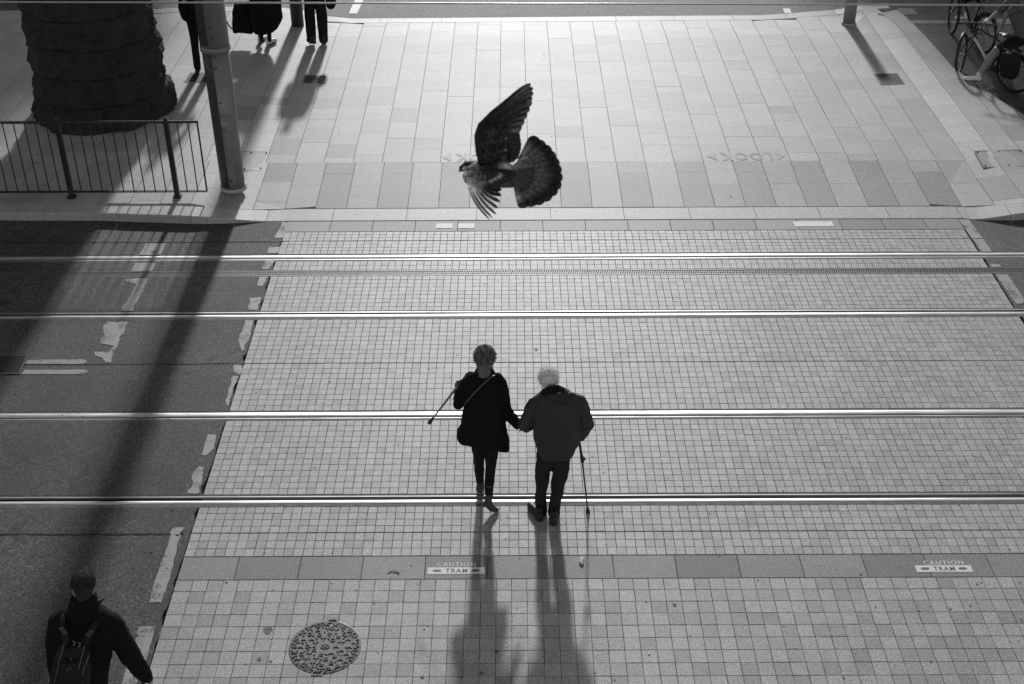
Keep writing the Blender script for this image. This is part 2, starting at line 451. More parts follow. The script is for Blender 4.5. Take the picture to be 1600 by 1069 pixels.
def setts(zones, px_, phase, name, mat_i, mat_s, limit=300):
    cells = []
    for (a, b, rows) in zones:
        dy = (b - a) / rows
        for r in range(rows):
            y = a + dy * (r + .5)
            k = math.ceil((XL - phase) / px_ - .4)
            x0 = XL + .004
            while True:
                x1 = phase + k * px_; k += 1
                if x1 - x0 < .4 * px_: continue
                if x1 > XR + .01:
                    if XR - x0 > .4 * px_: cells.append((x0, XR - .004, y, dy))
                    break
                cells.append((x0, x1, y, dy)); x0 = x1
    vis = [c for c in cells if inframe((c[0] + c[1]) / 2, c[2])]
    vis.sort(key=lambda c: c[2]); pick = set(id(c) for c in vis[:limit])
    cache = {}; mass = MB()
    for c in cells:
        lx = round(c[1] - c[0] - .0034, 4); ly = round(c[3] - .0034, 4); key = (lx, ly)
        if key not in cache: cache[key] = sett_mesh(name, lx, ly, mat_i)
        me, vs, fs = cache[key]
        cx = (c[0] + c[1]) / 2 + random.uniform(-.001, .001); cy = c[2] + random.uniform(-.0012, .0012)
        z = random.uniform(-.0012, .0012); rz = random.uniform(-.006, .006)
        if id(c) in pick:
            inst(me, name, (cx, cy, z + .022), cross, rz).location.z = z
        else:
            tx, ty = random.uniform(-.008, .008), random.uniform(-.008, .008)
            ca, sa = cos(rz), sin(rz)
            mass.add([(cx + v[0] * ca - v[1] * sa, cy + v[0] * sa + v[1] * ca, z + v[2] + v[0] * tx + v[1] * ty) for v in vs], fs)
    o = mass.build(name + '_field', mat_s, cross); o['kind'] = 'stuff'
    return o
def nrows(a, b, p): return max(1, round((b - a) / p))
zs = []
for a, b in ((868, 831.4), (831.0, 790.4), (771.4, 655.6), (640.6, 566.6), (566.2, 498.0), (484.9, 430.2), (421.3, 406.8), (396, 375.7), (375.3, 361.2)):
    A, B = gy(a) + .003, gy(b) - .003; zs.append((A, B, nrows(A, B, .0995)))
setts(zs, .0930, G(795.4, 498.5).x, 'paving_sett', M['sett'], M['sett_s'])
A, B = gy(904.7) - .149 * 18, gy(904.7)
setts([(A, B, 18)], .1400, G(373.3, 907).x, 'large_paving_sett', M['lsett'], M['lsett_s'])
# slab bands across the crossing
def bandrow(y0, y1, name, mat, pitch, phase, z=0.0):
    x = XL + .003; k = math.ceil((XL - phase) / pitch + .25)
    while x < XR - .05:
        x1 = min(phase + k * pitch, XR - .003); k += 1
        me, _, _ = sett_mesh(name, x1 - x - .004, y1 - y0 - .006, mat, bev=.003)
        inst(me, name, ((x + x1) / 2, (y0 + y1) / 2, z), cross); x = x1
bandrow(gy(904.5), gy(868.2), 'band_slab', M['band'], .587, G(468, 887).x)
bandrow(gy(361.0), gy(344.7), 'band_slab', M['band'], .587, G(516, 353).x)

# -------- rails and drain
def rail(i, lab):
    r = rails_px[i]; s_ = r[6]
    X0, X1 = -45, 45
    root = empty('tram_rail', (0, gy((r[1] + r[2]) / 2), 0), lab, 'rail', 'tram rails set in the street')
    if s_ > 0:   # groove on the far side: lip, groove, head from far to near
        lip = (gy(r[0]), gy(r[1])); gro = (gy(r[1]), gy(r[2])); head = (gy(r[2]), gy(r[3]))
    else:
        head = (gy(r[0]), gy(r[1])); gro = (gy(r[1]), gy(r[2])); lip = (gy(r[2]), gy(r[3]))
    def prof(name, pts, mat, smooth_=False):
        vs = []; n = len(pts); xs = [X0 + (X1 - X0) * k / 30 for k in range(31)]
        for x in xs: vs += [(x, y, z) for y, z in pts]
        fs = []
        for k in range(30):
            for j in range(n - 1):
                fs.append([k * n + j, (k + 1) * n + j, (k + 1) * n + j + 1, k * n + j + 1])
        return mk(name, vs, fs, mat, root, smooth_)
    a, b = sorted(head); w_ = b - a; c = .009
    pr = [(a, -.03), (a, -c)] + [(a + c * (1 - cos(t)), -c + c * sin(t)) for t in (pi * .2, pi * .35, pi * .5)] + [(a + w_ / 2, .0025)] + \
         [(b - c * (1 - cos(t)), -c + c * sin(t)) for t in (pi * .5, pi * .35, pi * .2)] + [(b, -c), (b, -.03)]
    prof('rail_head', pr[::-1], M['rail'], True)
    a, b = sorted(lip)
    prof('guard_lip', [(b, -.03), (b, -.003), (b - .004, 0), (a + .004, 0), (a, -.003), (a, -.03)], M['rail_lip'])
    a, b = sorted(gro)
    prof('groove', [(b + .001, -.012), (b - .002, -.042), (a + .002, -.042), (a - .001, -.012)], M['groove'])
    for (p, q) in ((gy(r[4]), gy(r[0])), (gy(r[3]), gy(r[5]))):
        a, b = sorted((p, q)); n = 260; vs = []; fs = []
        for k in range(n + 1):
            x = -16 + 30 * k / n; e1 = .006 * noise.noise(Vector((x * 3, a * 7, 0)))
            vs += [(x, a + .002 + max(0, e1), -.003), (x, b - .002 - max(0, e1), -.003 + .001)]
        for k in range(n): fs.append([2 * k, 2 * k + 2, 2 * k + 3, 2 * k + 1])
        mk('sealant_strip', vs, fs, M['seal'], root)
rail(0, 'steel tram rail farthest from the walking couple, next to the kerb')
rail(1, 'steel tram rail just on the near side of the slotted drain channel')
rail(2, 'steel tram rail passing behind the elbows of the walking couple')
rail(3, 'steel tram rail under the heels of the walking couple')
dr = empty('drain_channel', (0, gy(426), 0), 'long slotted metal drain channel running between two tram rails', 'drain')
ya, yb = gy(430.2) + .004, gy(421.3) - .004
mk('trough', [(-16, ya, -.05), (14, ya, -.05), (14, yb, -.05), (-16, yb, -.05)], [[0, 1, 2, 3]], M['groove'], dr)
t = MB()
for yy in (ya + .012, yb - .012): t.box((-1, yy, -.018), (30, .022, .036))
t.build('edge_rail', M['iron'], dr)
gm = MB(); L_ = .998
wd = yb - ya - .046
for k in range(34):
    x = (k + .5) * L_ / 34
    sl = .012
    gm.add([(x - .008 - sl, 0, -.003), (x + .008 - sl, 0, -.003), (x + .008 + sl, wd, -.003), (x - .008 + sl, wd, -.003),
            (x - .008 - sl, 0, -.02), (x + .008 - sl, 0, -.02), (x + .008 + sl, wd, -.02), (x - .008 + sl, wd, -.02)],
           [[0, 1, 2, 3], [0, 4, 5, 1], [2, 6, 7, 3], [1, 5, 6, 2], [3, 7, 4, 0]])
gm.box((L_ / 2, wd / 2, -.009), (L_, .012, .014))
gmo = gm.build('grate', M['iron'], None); gme = gmo.data; bpy.data.objects.remove(gmo)
for k in range(-16, 14): 
    o = inst(gme, 'grate', (k, ya + .023, 0)); o.parent = dr; o.matrix_parent_inverse = Matrix.Translation((0, -dr.location.y, 0))

# -------- pavement slabs and kerbs
pavement = tag(mk('pavement_bed', [(-30, Yslab0 + .1, -.06), (30, Yslab0 + .1, -.06), (30, Yfar - .1, -.06), (-30, Yfar - .1, -.06)], [[0, 1, 2, 3]], M['grout']), kind='structure', label='pale granite pavement of long slab columns beyond the tram tracks')
pavement.name = 'pavement'
def slab_poly(poly, mat, name='paving_slab', gap=.0022, collect=None):
    if len(poly) < 3: return
    cx = sum(p[0] for p in poly) / len(poly); cy = sum(p[1] for p in poly) / len(poly)
    A = 0
    for i, p in enumerate(poly):
        q = poly[(i + 1) % len(poly)]; A += p[0] * q[1] - q[0] * p[1]
    if abs(A) < .01: return
    def shr(p, d):
        dx, dy = p[0] - cx, p[1] - cy; e = d * .35
        return (p[0] - math.copysign(min(d, abs(dx) * .3), dx), p[1] - math.copysign(min(e, abs(dy) * .3), dy))
    j = random.uniform(-.0012, .0012)
    top = [shr(p, gap + .0014) for p in poly]; mid = [shr(p, gap) for p in poly]; n = len(poly)
    vs = [(x, y, height(x, y) + j) for x, y in top] + [(x, y, height(x, y) + j - .003) for x, y in mid] + [(x, y, height(x, y) - .1) for x, y in mid]
    if A < 0:
        fs = [list(range(n))[::-1]] + [[i, n + i, n + (i + 1) % n, (i + 1) % n][::-1] for i in range(n)] + [[n + i, 2 * n + i, 2 * n + (i + 1) % n, n + (i + 1) % n][::-1] for i in range(n)]
    else:
        fs = [list(range(n))] + [[i, n + i, n + (i + 1) % n, (i + 1) % n] for i in range(n)] + [[n + i, 2 * n + i, 2 * n + (i + 1) % n, n + (i + 1) % n] for i in range(n)]
    if collect is not None: collect.add(vs, fs)
    else: mk(name, vs, fs, mat, pavement)
def ccw(p): 
    A = sum(p[i][0] * p[(i + 1) % len(p)][1] - p[(i + 1) % len(p)][0] * p[i][1] for i in range(len(p)))
    return p if A > 0 else p[::-1]
def trim_slab(poly):
    poly = ccw(poly)
    lo, hi = min(p[0] for p in poly), max(p[0] for p in poly)
    for a, b in zip(inner_line, inner_line[1:]):
        if (b - a).length > .05 and b.x > lo + .02 and a.x < hi - .02: poly = clip(poly, a, b)
        if len(poly) < 3: return []
    cx = sum(p[0] for p in poly) / len(poly); cy = sum(p[1] for p in poly) / len(poly)
    if cy > corner.y - .25:
        for a, b in zip(edgeAi[1:], edgeAi[2:]): poly = clip(poly, b, a) if False else clip_right(poly, a, b)
    elif cx > corner.x - .1:
        for a, b in zip(edgeB, edgeB[1:]):
            if len(poly) >= 3: poly = clip_below(poly, a, b)
    if len(poly) >= 3:
        for a, b in zip(fari, fari[1:]):
            if a.x - .3 <= cx <= b.x + .3: poly = clip_below(poly, a, b)
            if len(poly) < 3: return []
    return poly
def clip_below(poly, a, b): return clip(poly, b, a)       # a.x < b.x: keep the near side
def clip_right(poly, a, b): return clip(poly, b, a)       # keep the left/near side of the diagonal
faro = [G(x, y, .03) for x, y in FAR[:-1]]
fari = [v + Vector((0, -.28, 0)) for v in faro]
pitch = .4395 ; ph = G(1117.5, 324).x
pitchK = (G(1261.9, 324).x - G(1117.5, 324).x) / 3
ph2 = G(604.9, 207, .12).x; pitch2 = (G(1267.7, 60, .12).x - G(596.5, 60, .12).x); ncol = round(pitch2 / .44); pitch2 /= ncol
polys = []
for k in range(-40, 40):
    x0, x1 = ph + k * pitchK, ph + (k + 1) * pitchK
    if x1 < -12 or x0 > 11: continue
    dark = (k % 2 == 1)
    ylo = min(along(inner_line, x0), along(inner_line, x1)) - .05
    if XL - .1 < (x0 + x1) / 2 < XR + .05:
        yj = gy(270, .06) if dark else gy(288, .05)
        polys.append(([(x0, ylo), (x1, ylo), (x1, yj), (x0, yj)], M['slab_d'] if dark else M['slab'], 0))
        polys.append(([(x0, yj), (x1, yj), (x1, Y253), (x0, Y253)], M['slab_d'] if (dark and random.random() < .7) else M['slab'], 0))
    else:
        y = Y253
        while y > ylo:
            L1 = random.choice((.45, .6, .75)); polys.append(([(x0, y - L1), (x1, y - L1), (x1, y), (x0, y)], M['slab_d'] if random.random() < .15 else M['slab'], 0)); y -= L1
for k in range(-45, 45):
    x0, x1 = ph2 + k * pitch2, ph2 + (k + 1) * pitch2
    if x1 < -13 or x0 > 12: continue
    y = Y253
    first = random.choice((.3, .45, .6, .2))
    while y < Yfar + 2.5:
        L1 = first if first else random.choice((.45, .45, .6, .75, .3)); first = None
        polys.append(([(x0, y), (x1, y), (x1, y + L1), (x0, y + L1)], M['slab_d'] if random.random() < .06 else M['slab'], 1)); y += L1
out = []
for p, m, kind in polys:
    q = trim_slab(p)
    if len(q) >= 3: out.append((q, m))
vis = [c for c in out if inframe(sum(p[0] for p in c[0]) / len(c[0]), sum(p[1] for p in c[0]) / len(c[0]))]
vis.sort(key=lambda c: sum(p[1] for p in c[0]) / len(c[0])); pick = set(id(c[0]) for c in vis[:300]); mass = MB()
for q, m in out:
    if id(q) in pick: slab_poly(q, m)
    else: slab_poly(q, m, collect=mass)
o = mass.build('paving_slab_field', M['slab_s'], pavement); o['kind'] = 'stuff'
# kerb stones
kerb = tag(mk('kerb', [(-12, Ykb + .05, -.1), (-12, Ykb + .1, -.1), (12, Ykb + .1, -.1), (12, Ykb + .05, -.1)], [[0, 3, 2, 1]], M['grout']), kind='structure', label='row of long granite kerb stones along the tram street')
def resample(line, xs): return [Vector((x, along(line, x), 0)) for x in xs]
xs = [kerb_line[0].x]
jx = [G(x, 335).x for x in (419, 521, 636)]
x = jx[0]
left = []
while x > kerb_line[0].x + .5: left.append(x); x -= random.uniform(.9, 1.1)
right = [jx[1], jx[2]]; x = jx[2]
for px_ in (745, 860, 975): right.append(G(px_, 335).x)
for px_ in (1077.6, 1180.7, 1281, 1388, 1499.5, 1572): right.append(G(px_, 335).x)
x = right[-1]
while x < kerb_line[-1].x - .5: x += random.uniform(.9, 1.1); right.append(min(x, kerb_line[-1].x))
js = sorted(left) + right
zk = lambda X: .004 + .116 * max(smooth((XL - .15 - X) / 1.25), smooth((X - XR - .1) / .95))
for a, b in zip(js, js[1:]):
    n = 5; vs = []; fs = []
    for k in range(n + 1):
        X = a + .003 + (b - a - .006) * k / n; z = zk(X); yo, yi = along(kerb_line, X), along(inner_line, X) - .006
        vs += [(X, yo + .002, -.1), (X, yo, z - .012), (X, yo + .004, z - .004), (X, yo + .012, z), (X, yi - .004, z + .001), (X, yi, z - .002), (X, yi, -.1)]
    for k in range(n):
        for j in range(6): fs.append([k * 7 + j, (k + 1) * 7 + j, (k + 1) * 7 + j + 1, k * 7 + j + 1])
    fs.append([0, 1, 2, 3, 4, 5, 6][::-1]); fs.append([n * 7 + j for j in range(7)])
    mk('kerb_stone', vs, fs, M['kerb'], kerb)
def ribbon(o_, i_, name, root, step, z, zb=-.1):
    # stones between two matching polylines
    L = [0]
    for a, b in zip(o_, o_[1:]): L.append(L[-1] + (b - a).length)
    def at(line, t):
        for k in range(len(L) - 1):
            if t <= L[k + 1] + 1e-6:
                u = (t - L[k]) / max(1e-6, L[k + 1] - L[k]); return line[k].lerp(line[k + 1], u)
        return line[-1]
    t_ = 0
    while t_ < L[-1] - .05:
        t2 = min(t_ + step * random.uniform(.9, 1.1), L[-1]); q = []
        for u in (t_ + .003, (t_ + t2) / 2, t2 - .003): q.append((at(o_, u), at(i_, u)))
        vs = []
        for a, b in q: vs += [(a.x, a.y, z or height(a.x, a.y) + .003), (b.x, b.y, z or height(b.x, b.y) + .003), (a.x, a.y, zb), (b.x, b.y, zb)]
        fs = [[0, 1, 5, 4], [4, 5, 9, 8], [0, 4, 6, 2], [4, 8, 10, 6], [1, 3, 7, 5], [5, 7, 11, 9], [0, 2, 3, 1], [8, 9, 11, 10]]
        mk(name, vs, fs, M['kerb'], root); t_ = t2
ribbon(faro, fari, 'kerb_stone', kerb, 1.1, None)
ribbon(edgeA, edgeAi, 'kerb_stone', kerb, .9, .122)
# far road markings
def mark(pxs, name='road_marking', label=None, mat='paint', z=.004, zg=0.0, wob=0.0, ragr=None):
    pts = [G(x, y, zg) for x, y in pxs]
    if wob:
        q = []
        for a, b in zip(pts, pts[1:] + pts[:1]):
            n = max(1, int((b - a).length / .03))
            for k in range(n):
                p = a.lerp(b, k / n); d = noise.noise_vector(p * 9) * wob + noise.noise_vector(p * 31) * wob * .5; q.append(p + Vector((d.x, d.y, 0)))
        pts = q
    c = ccw([(p.x, p.y) for p in pts])
    o = mk(name, [(x, y, zg + z) for x, y in c], [list(range(len(c)))], M[mat])
    tag(o, label, kind='structure'); return o
mark([(452,348.5),(442,347),(429,372),(443.5,372)], label='white edge dash on the asphalt right below the left kerb end', wob=.008)
mark([(421,387),(436,386),(434,395),(417,396)], label='worn edge blob just above the far rail', wob=.03)
mark([(415,407.5),(430,408),(420,421),(409,421)], label='white edge dash touching the drain channel from beyond', wob=.01)
mark([(405,433),(419,433),(411,448),(402,446)], label='white edge dash on the near side of the drain', wob=.02)
mark([(391,465.5),(408,465),(402,485),(388,485)], label='white edge dash above the second rail', wob=.018)
mark([(383,500.5),(397,500.5),(388,534),(372,534)], label='white edge dash with a chewed right side below the second rail', wob=.02)
mark([(376,534),(386,534),(382,548),(377,549)], label='flaked remnant of edge paint', wob=.025)
mark([(366,571),(377,570),(378,582),(372,586),(365,580)], label='round paint daub at the crossing edge', wob=.02)
mark([(364,588),(372,588),(356,634),(352,632)], label='thin faded strip of edge paint', wob=.02)
mark([(325,679),(337,680),(334,700),(321,712),(314,711)], label='pill shaped worn edge dash between the couple tracks', wob=.02)
mark([(311,729),(318,731),(315,757),(309,772),(293,771),(301,757),(303,740)], label='ragged worn edge dash ending at the nearest rail', wob=.03)
mark([(271,824),(285,824),(278,840),(269,836)], label='curled blob of edge paint', wob=.03)
mark([(268,836),(282,836),(272,880),(252,942),(233,941),(243,905),(256,868)], label='long white edge dash beside the man with the backpack', wob=.014)
mark([(218,979),(243,979),(227,1040),(212,1069),(190,1069)], label='white edge dash behind the arm of the man with the backpack', wob=.008)
mark([(228,380.5),(259,380.5),(251,398.5),(218,399)], label='square white block of the lane line', wob=.008)
mark([(211,411),(243,411.5),(238,424),(204,425)], label='white block of the lane line before the drain', wob=.01)
mark([(198,436),(232,435),(207,486),(189,487),(205,460),(212,444),(200,441)], label='broken stroke of the lane line ending at a rail', wob=.02)
mark([(170,503),(200,503),(192,522),(180,545),(174,567),(163,568),(161,559),(147,555),(149,549),(170,552),(176,542),(155,536),(164,524),(160,511)], label='large flaking patch of lane paint', wob=.03)
mark([(44,562.5),(132,562),(136,565),(130,569),(39,569)], label='upper of two short parallel white lines', wob=.006)
mark([(38,578.5),(134,578),(139,581),(132,585),(33,585)], label='lower of two short parallel white lines', wob=.006)
mark([(4,581),(22,580),(24,583),(3,586)], label='stub of white line next to the iron road cover', wob=.006)
mark([(1498,343.6),(1514,343.6),(1535,372.5),(1518,372.5)], label='pale edge band below the right kerb', wob=.006)
mark([(1520,373.5),(1536,373.5),(1550,393.5),(1534,394)], label='pale edge band reaching the farthest rail on the right', wob=.008)
mark([(1547,413),(1561,413),(1565,417.5),(1549,418)], label='short pale edge dash beyond the drain on the right', wob=.008)
mark([(1556,429),(1574,429),(1600,467),(1598,475),(1588,475),(1582,468)], label='rounded pale edge dash on the right past the drain', wob=.01)
mark([(1223,13.5),(1234,13.5),(1237,20.5),(1226,20.5)], label='small white square on the far road', zg=-.02, mat='paint_w')
mark([(557,-6),(571,-6),(558,21.5),(545,21.5)], label='white dash on the far road beside the standing man', zg=-.02, mat='paint_w')
mark([(1402,13),(1427,13),(1434,23),(1412,23)], label='faded white block at the far kerb bend', zg=-.02)
mark([(1420,32),(1560,33),(1560,37),(1424,37)], label='white line painted across the cycle stand', zg=-.02)
mark([(1556,30),(1640,30),(1645,38),(1563,38)], label='white line continuing behind the cyclist', zg=-.02)

# -------- ground signs
def text_mesh(body, bold=.0):
    c = bpy.data.curves.new('t', 'FONT'); c.body = body; c.size = 1; c.offset = bold; c.resolution_u = 3; c.space_character = 1.25
    o = bpy.data.objects.new('t', c); S.collection.objects.link(o)
    dg = bpy.context.evaluated_depsgraph_get(); dg.update()
    me = bpy.data.meshes.new_from_object(o.evaluated_get(dg)); vs = [v.co.copy() for v in me.vertices]; fs = [list(p.vertices) for p in me.polygons]
    bpy.data.objects.remove(o); return vs, fs
def put_text(body, x0, x1, y0, y1, z, mat, name, parent, bold=0.0, flip=False):
    vs, fs = text_mesh(body, bold)
    ax, bx = min(v.x for v in vs), max(v.x for v in vs); ay, by = min(v.y for v in vs), max(v.y for v in vs)
    q = []
    for v in vs:
        u = (v.x - ax) / (bx - ax); t_ = (v.y - ay) / (by - ay)
        if flip: u, t_ = 1 - u, 1 - t_
        X, Y = x0 + (x1 - x0) * u, y0 + (y1 - y0) * t_
        q.append((X, Y, z if not callable(z) else z(X, Y)))
    return mk(name, q, fs, mat, parent)
def tram_sign(cx_px, label):
    (xa, xb), (ta, tb) = cx_px
    c = G((xa + xb) / 2, 891, 0)
    root = empty('ground_sign', (c.x, c.y, .002), label, 'ground sign', 'caution tram signs printed on the dark band')
    yoff = -.00425 * ((xa + xb) / 2 - 800)
    p0, p1 = G(xa, 897 + yoff), G(xb, 897 + yoff); y1 = G(xa, 886.6 + yoff).y; z = .002
    mk('white_bar', [(p0.x, p0.y, z), (p1.x, p0.y, z), (p1.x, y1, z), (p0.x, y1, z)], [[0, 1, 2, 3]], M['paint_w'], root)
    W = p1.x - p0.x; H = y1 - p0.y
    put_text('TRAM', p0.x + W * .315, p0.x + W * .695, p0.y + H * .2, y1 - H * .2, z + .001, M['paint_d'], 'word_tram', root, .03)
    for s_, a in ((1, .08), (-1, .92)):
        tip = p0.x + W * a; m_ = (p0.y + y1) / 2
        mk('arrow', [(tip, m_, z + .001), (tip + s_ * W * .05, m_ - H * .2, z + .001), (tip + s_ * W * .155, m_ - H * .15, z + .001), (tip + s_ * W * .155, m_ + H * .15, z + .001), (tip + s_ * W * .05, m_ + H * .2, z + .001)], [[0, 1, 2, 3, 4] if s_ > 0 else [4, 3, 2, 1, 0]], M['paint_d'], root)
    ya_, yb_ = gy(885.2), gy(879.0)
    put_text('CAUTION', G(ta, 882 + yoff).x, G(tb, 882 + yoff).x, ya_, yb_, z, M['paint_w'], 'word_caution', root, .015)
tram_sign(((667.5, 757.5), (683, 743.5)), 'caution tram ground sign crossed by the shadow of the walking woman')
tram_sign(((1433, 1521), (1443, 1505)), 'unshaded caution tram ground sign far to the right of the walking couple')
for pxs, lab in (([(682,349.5),(708,349.5),(707,357),(681,357)], 'left one of two worn white blocks below the flying pigeon'),
                 ([(716.5,349.5),(742,349.5),(741.5,357),(715.5,357)], 'right one of two worn white blocks below the flying pigeon'),
                 ([(1238.5,346.5),(1299,346),(1304,354),(1243,354.5)], 'single worn white bar on the far band near the right kerb')):
    o = mark(pxs, 'ground_sign', None, 'paint_w', wob=.006); del o['kind']; tag(o, lab, 'ground sign')
for x0, x1, lab in ((690, 814, 'faded upside down look marking partly hidden by the flying pigeon'), (1105, 1228, 'faded upside down look marking in full view on the slabs')):
    yo = -.00425 * ((x0 + x1) / 2 - 800)
    z = lambda X, Y: height(X, Y) + .0045
    a, b = G(x0, 247 + yo, .07), G(x1, 247 + yo, .07); ya_, yb_ = G(800, 253.0, .07).y + .02, G(800, 239.8, .07).y; W = b.x - a.x
    root = empty('ground_sign', ((a.x + b.x) / 2, ya_, .12), lab, 'ground sign', 'look markings facing the far side')
    put_text('LOOK', a.x + W * .17, a.x + W * .83, ya_, yb_, z, M['paint_look'], 'word_look', root, .045, True)
    m_ = (ya_ + yb_) / 2
    for s_, tip in ((1, a.x), (-1, b.x)):
        vs = [(tip, m_), (tip + s_ * W * .12, ya_), (tip + s_ * W * .12, yb_)]
        mk('arrow', [(x, y, z(x, y)) for x, y in vs], [[0, 1, 2] if s_ > 0 else [2, 1, 0]], M['paint_look'], root)

# -------- iron covers
def cover(pxs, zf, name, label, mat, group=None, bolts=0, pattern='dots'):
    pts = [GB(x, y) if zf > .05 else G(x, y, zf) for x, y in pxs]; c = sum(pts, Vector()) / 4
    if zf > .05: zf = max(height(p_.x, p_.y) for p_ in pts) + .0015
    root = empty(name, (c.x, c.y, zf), label, 'cover', group)
    zz = .007
    for p_ in pts: p_.z = height(p_.x, p_.y) if zf > .05 else 0.0
    e1, e2 = (pts[1] - pts[0]), (pts[3] - pts[0])
    def bil(u, v): return pts[0] * (1 - u) * (1 - v) + pts[1] * u * (1 - v) + pts[2] * u * v + pts[3] * (1 - u) * v
    fr = MB(); L1, L2 = e1.length, e2.length; a, b = .022 / L1, .022 / L2
    o4 = [bil(0, 0), bil(1, 0), bil(1, 1), bil(0, 1)]; i4 = [bil(a, b), bil(1 - a, b), bil(1 - a, 1 - b), bil(a, 1 - b)]
    vs = [(p.x, p.y, p.z + zz + .002) for p in o4 + i4] + [(p.x, p.y, p.z + zz - .004) for p in i4]
    fs = [[k, (k + 1) % 4, 4 + (k + 1) % 4, 4 + k] for k in range(4)] + [[4 + k, 4 + (k + 1) % 4, 8 + (k + 1) % 4, 8 + k] for k in range(4)]
    if (o4[1] - o4[0]).cross(o4[3] - o4[0]).z < 0: fs = [f[::-1] for f in fs]
    fr.add(vs, fs).build('frame', M['iron'] if mat != 'band' else M['iron_d'], root)
    pl = [(p.x, p.y, p.z + zz - .001) for p in i4]; q = [0, 1, 2, 3]
    if (i4[1] - i4[0]).cross(i4[3] - i4[0]).z < 0: q = q[::-1]
    mk('lid', pl, [q], M[mat], root)
    if pattern == 'dots':
        d = MB(); nu, nv = max(4, int(L1 / .035)), max(3, int(L2 / .035))
        for i in range(nu):
            for j in range(nv):
                p = bil((i + .5) / nu * (1 - 2 * a) + a, (j + .5) / nv * (1 - 2 * b) + b); d.box((p.x, p.y, p.z + zz + .001), (.014, .014, .005), .78 * ((i + j) % 2))
        o = d.build('tread_studs', M[mat], root); o['kind'] = 'stuff'
    if bolts:
        for u, v in ((.06, .1), (.94, .1), (.94, .9), (.06, .9), (.5, .08), (.5, .92))[:bolts]:
            p = bil(u, v); MB().tube([(p.x, p.y, p.z + zz - .001), (p.x, p.y, p.z + zz + .006)], .012, 8).build('bolt', M['black'], root)
cover([(1365,116),(1402.5,115),(1413.5,131),(1375.5,133)], .124, 'drain_cover', 'dark iron cover in the slabs towards the parked cycles', 'iron_d', 'small iron covers in the pavement')
cover([(476,118.5),(513,118.5),(509,130),(472,130)], .124, 'drain_cover', 'dark iron cover half under the shadow of the standing man', 'iron_d', 'small iron covers in the pavement')
cover([(297,114),(334,114),(325,128.5),(287,128.5)], .124, 'drain_cover', 'dark iron cover half hidden by the thick tram pole', 'iron_d', 'small iron covers in the pavement')
cover([(1521,236.5),(1596,234.5),(1618,260),(1536,263)], .124, 'access_cover', 'wide bolted access cover filled with paving near the right kerb', 'slab_d', None, 6, 'none')
cover([(366,237),(421,237),(410,267),(352,268)], .124, 'access_cover', 'bolted access cover beside the foot of the thick tram pole', 'slab_d', None, 6, 'none')
cover([(-8,555.5),(45,555),(31,585),(-24,586)], .0, 'road_cover', 'square iron cover set in the asphalt next to two short white lines', 'iron_d', None, 0)

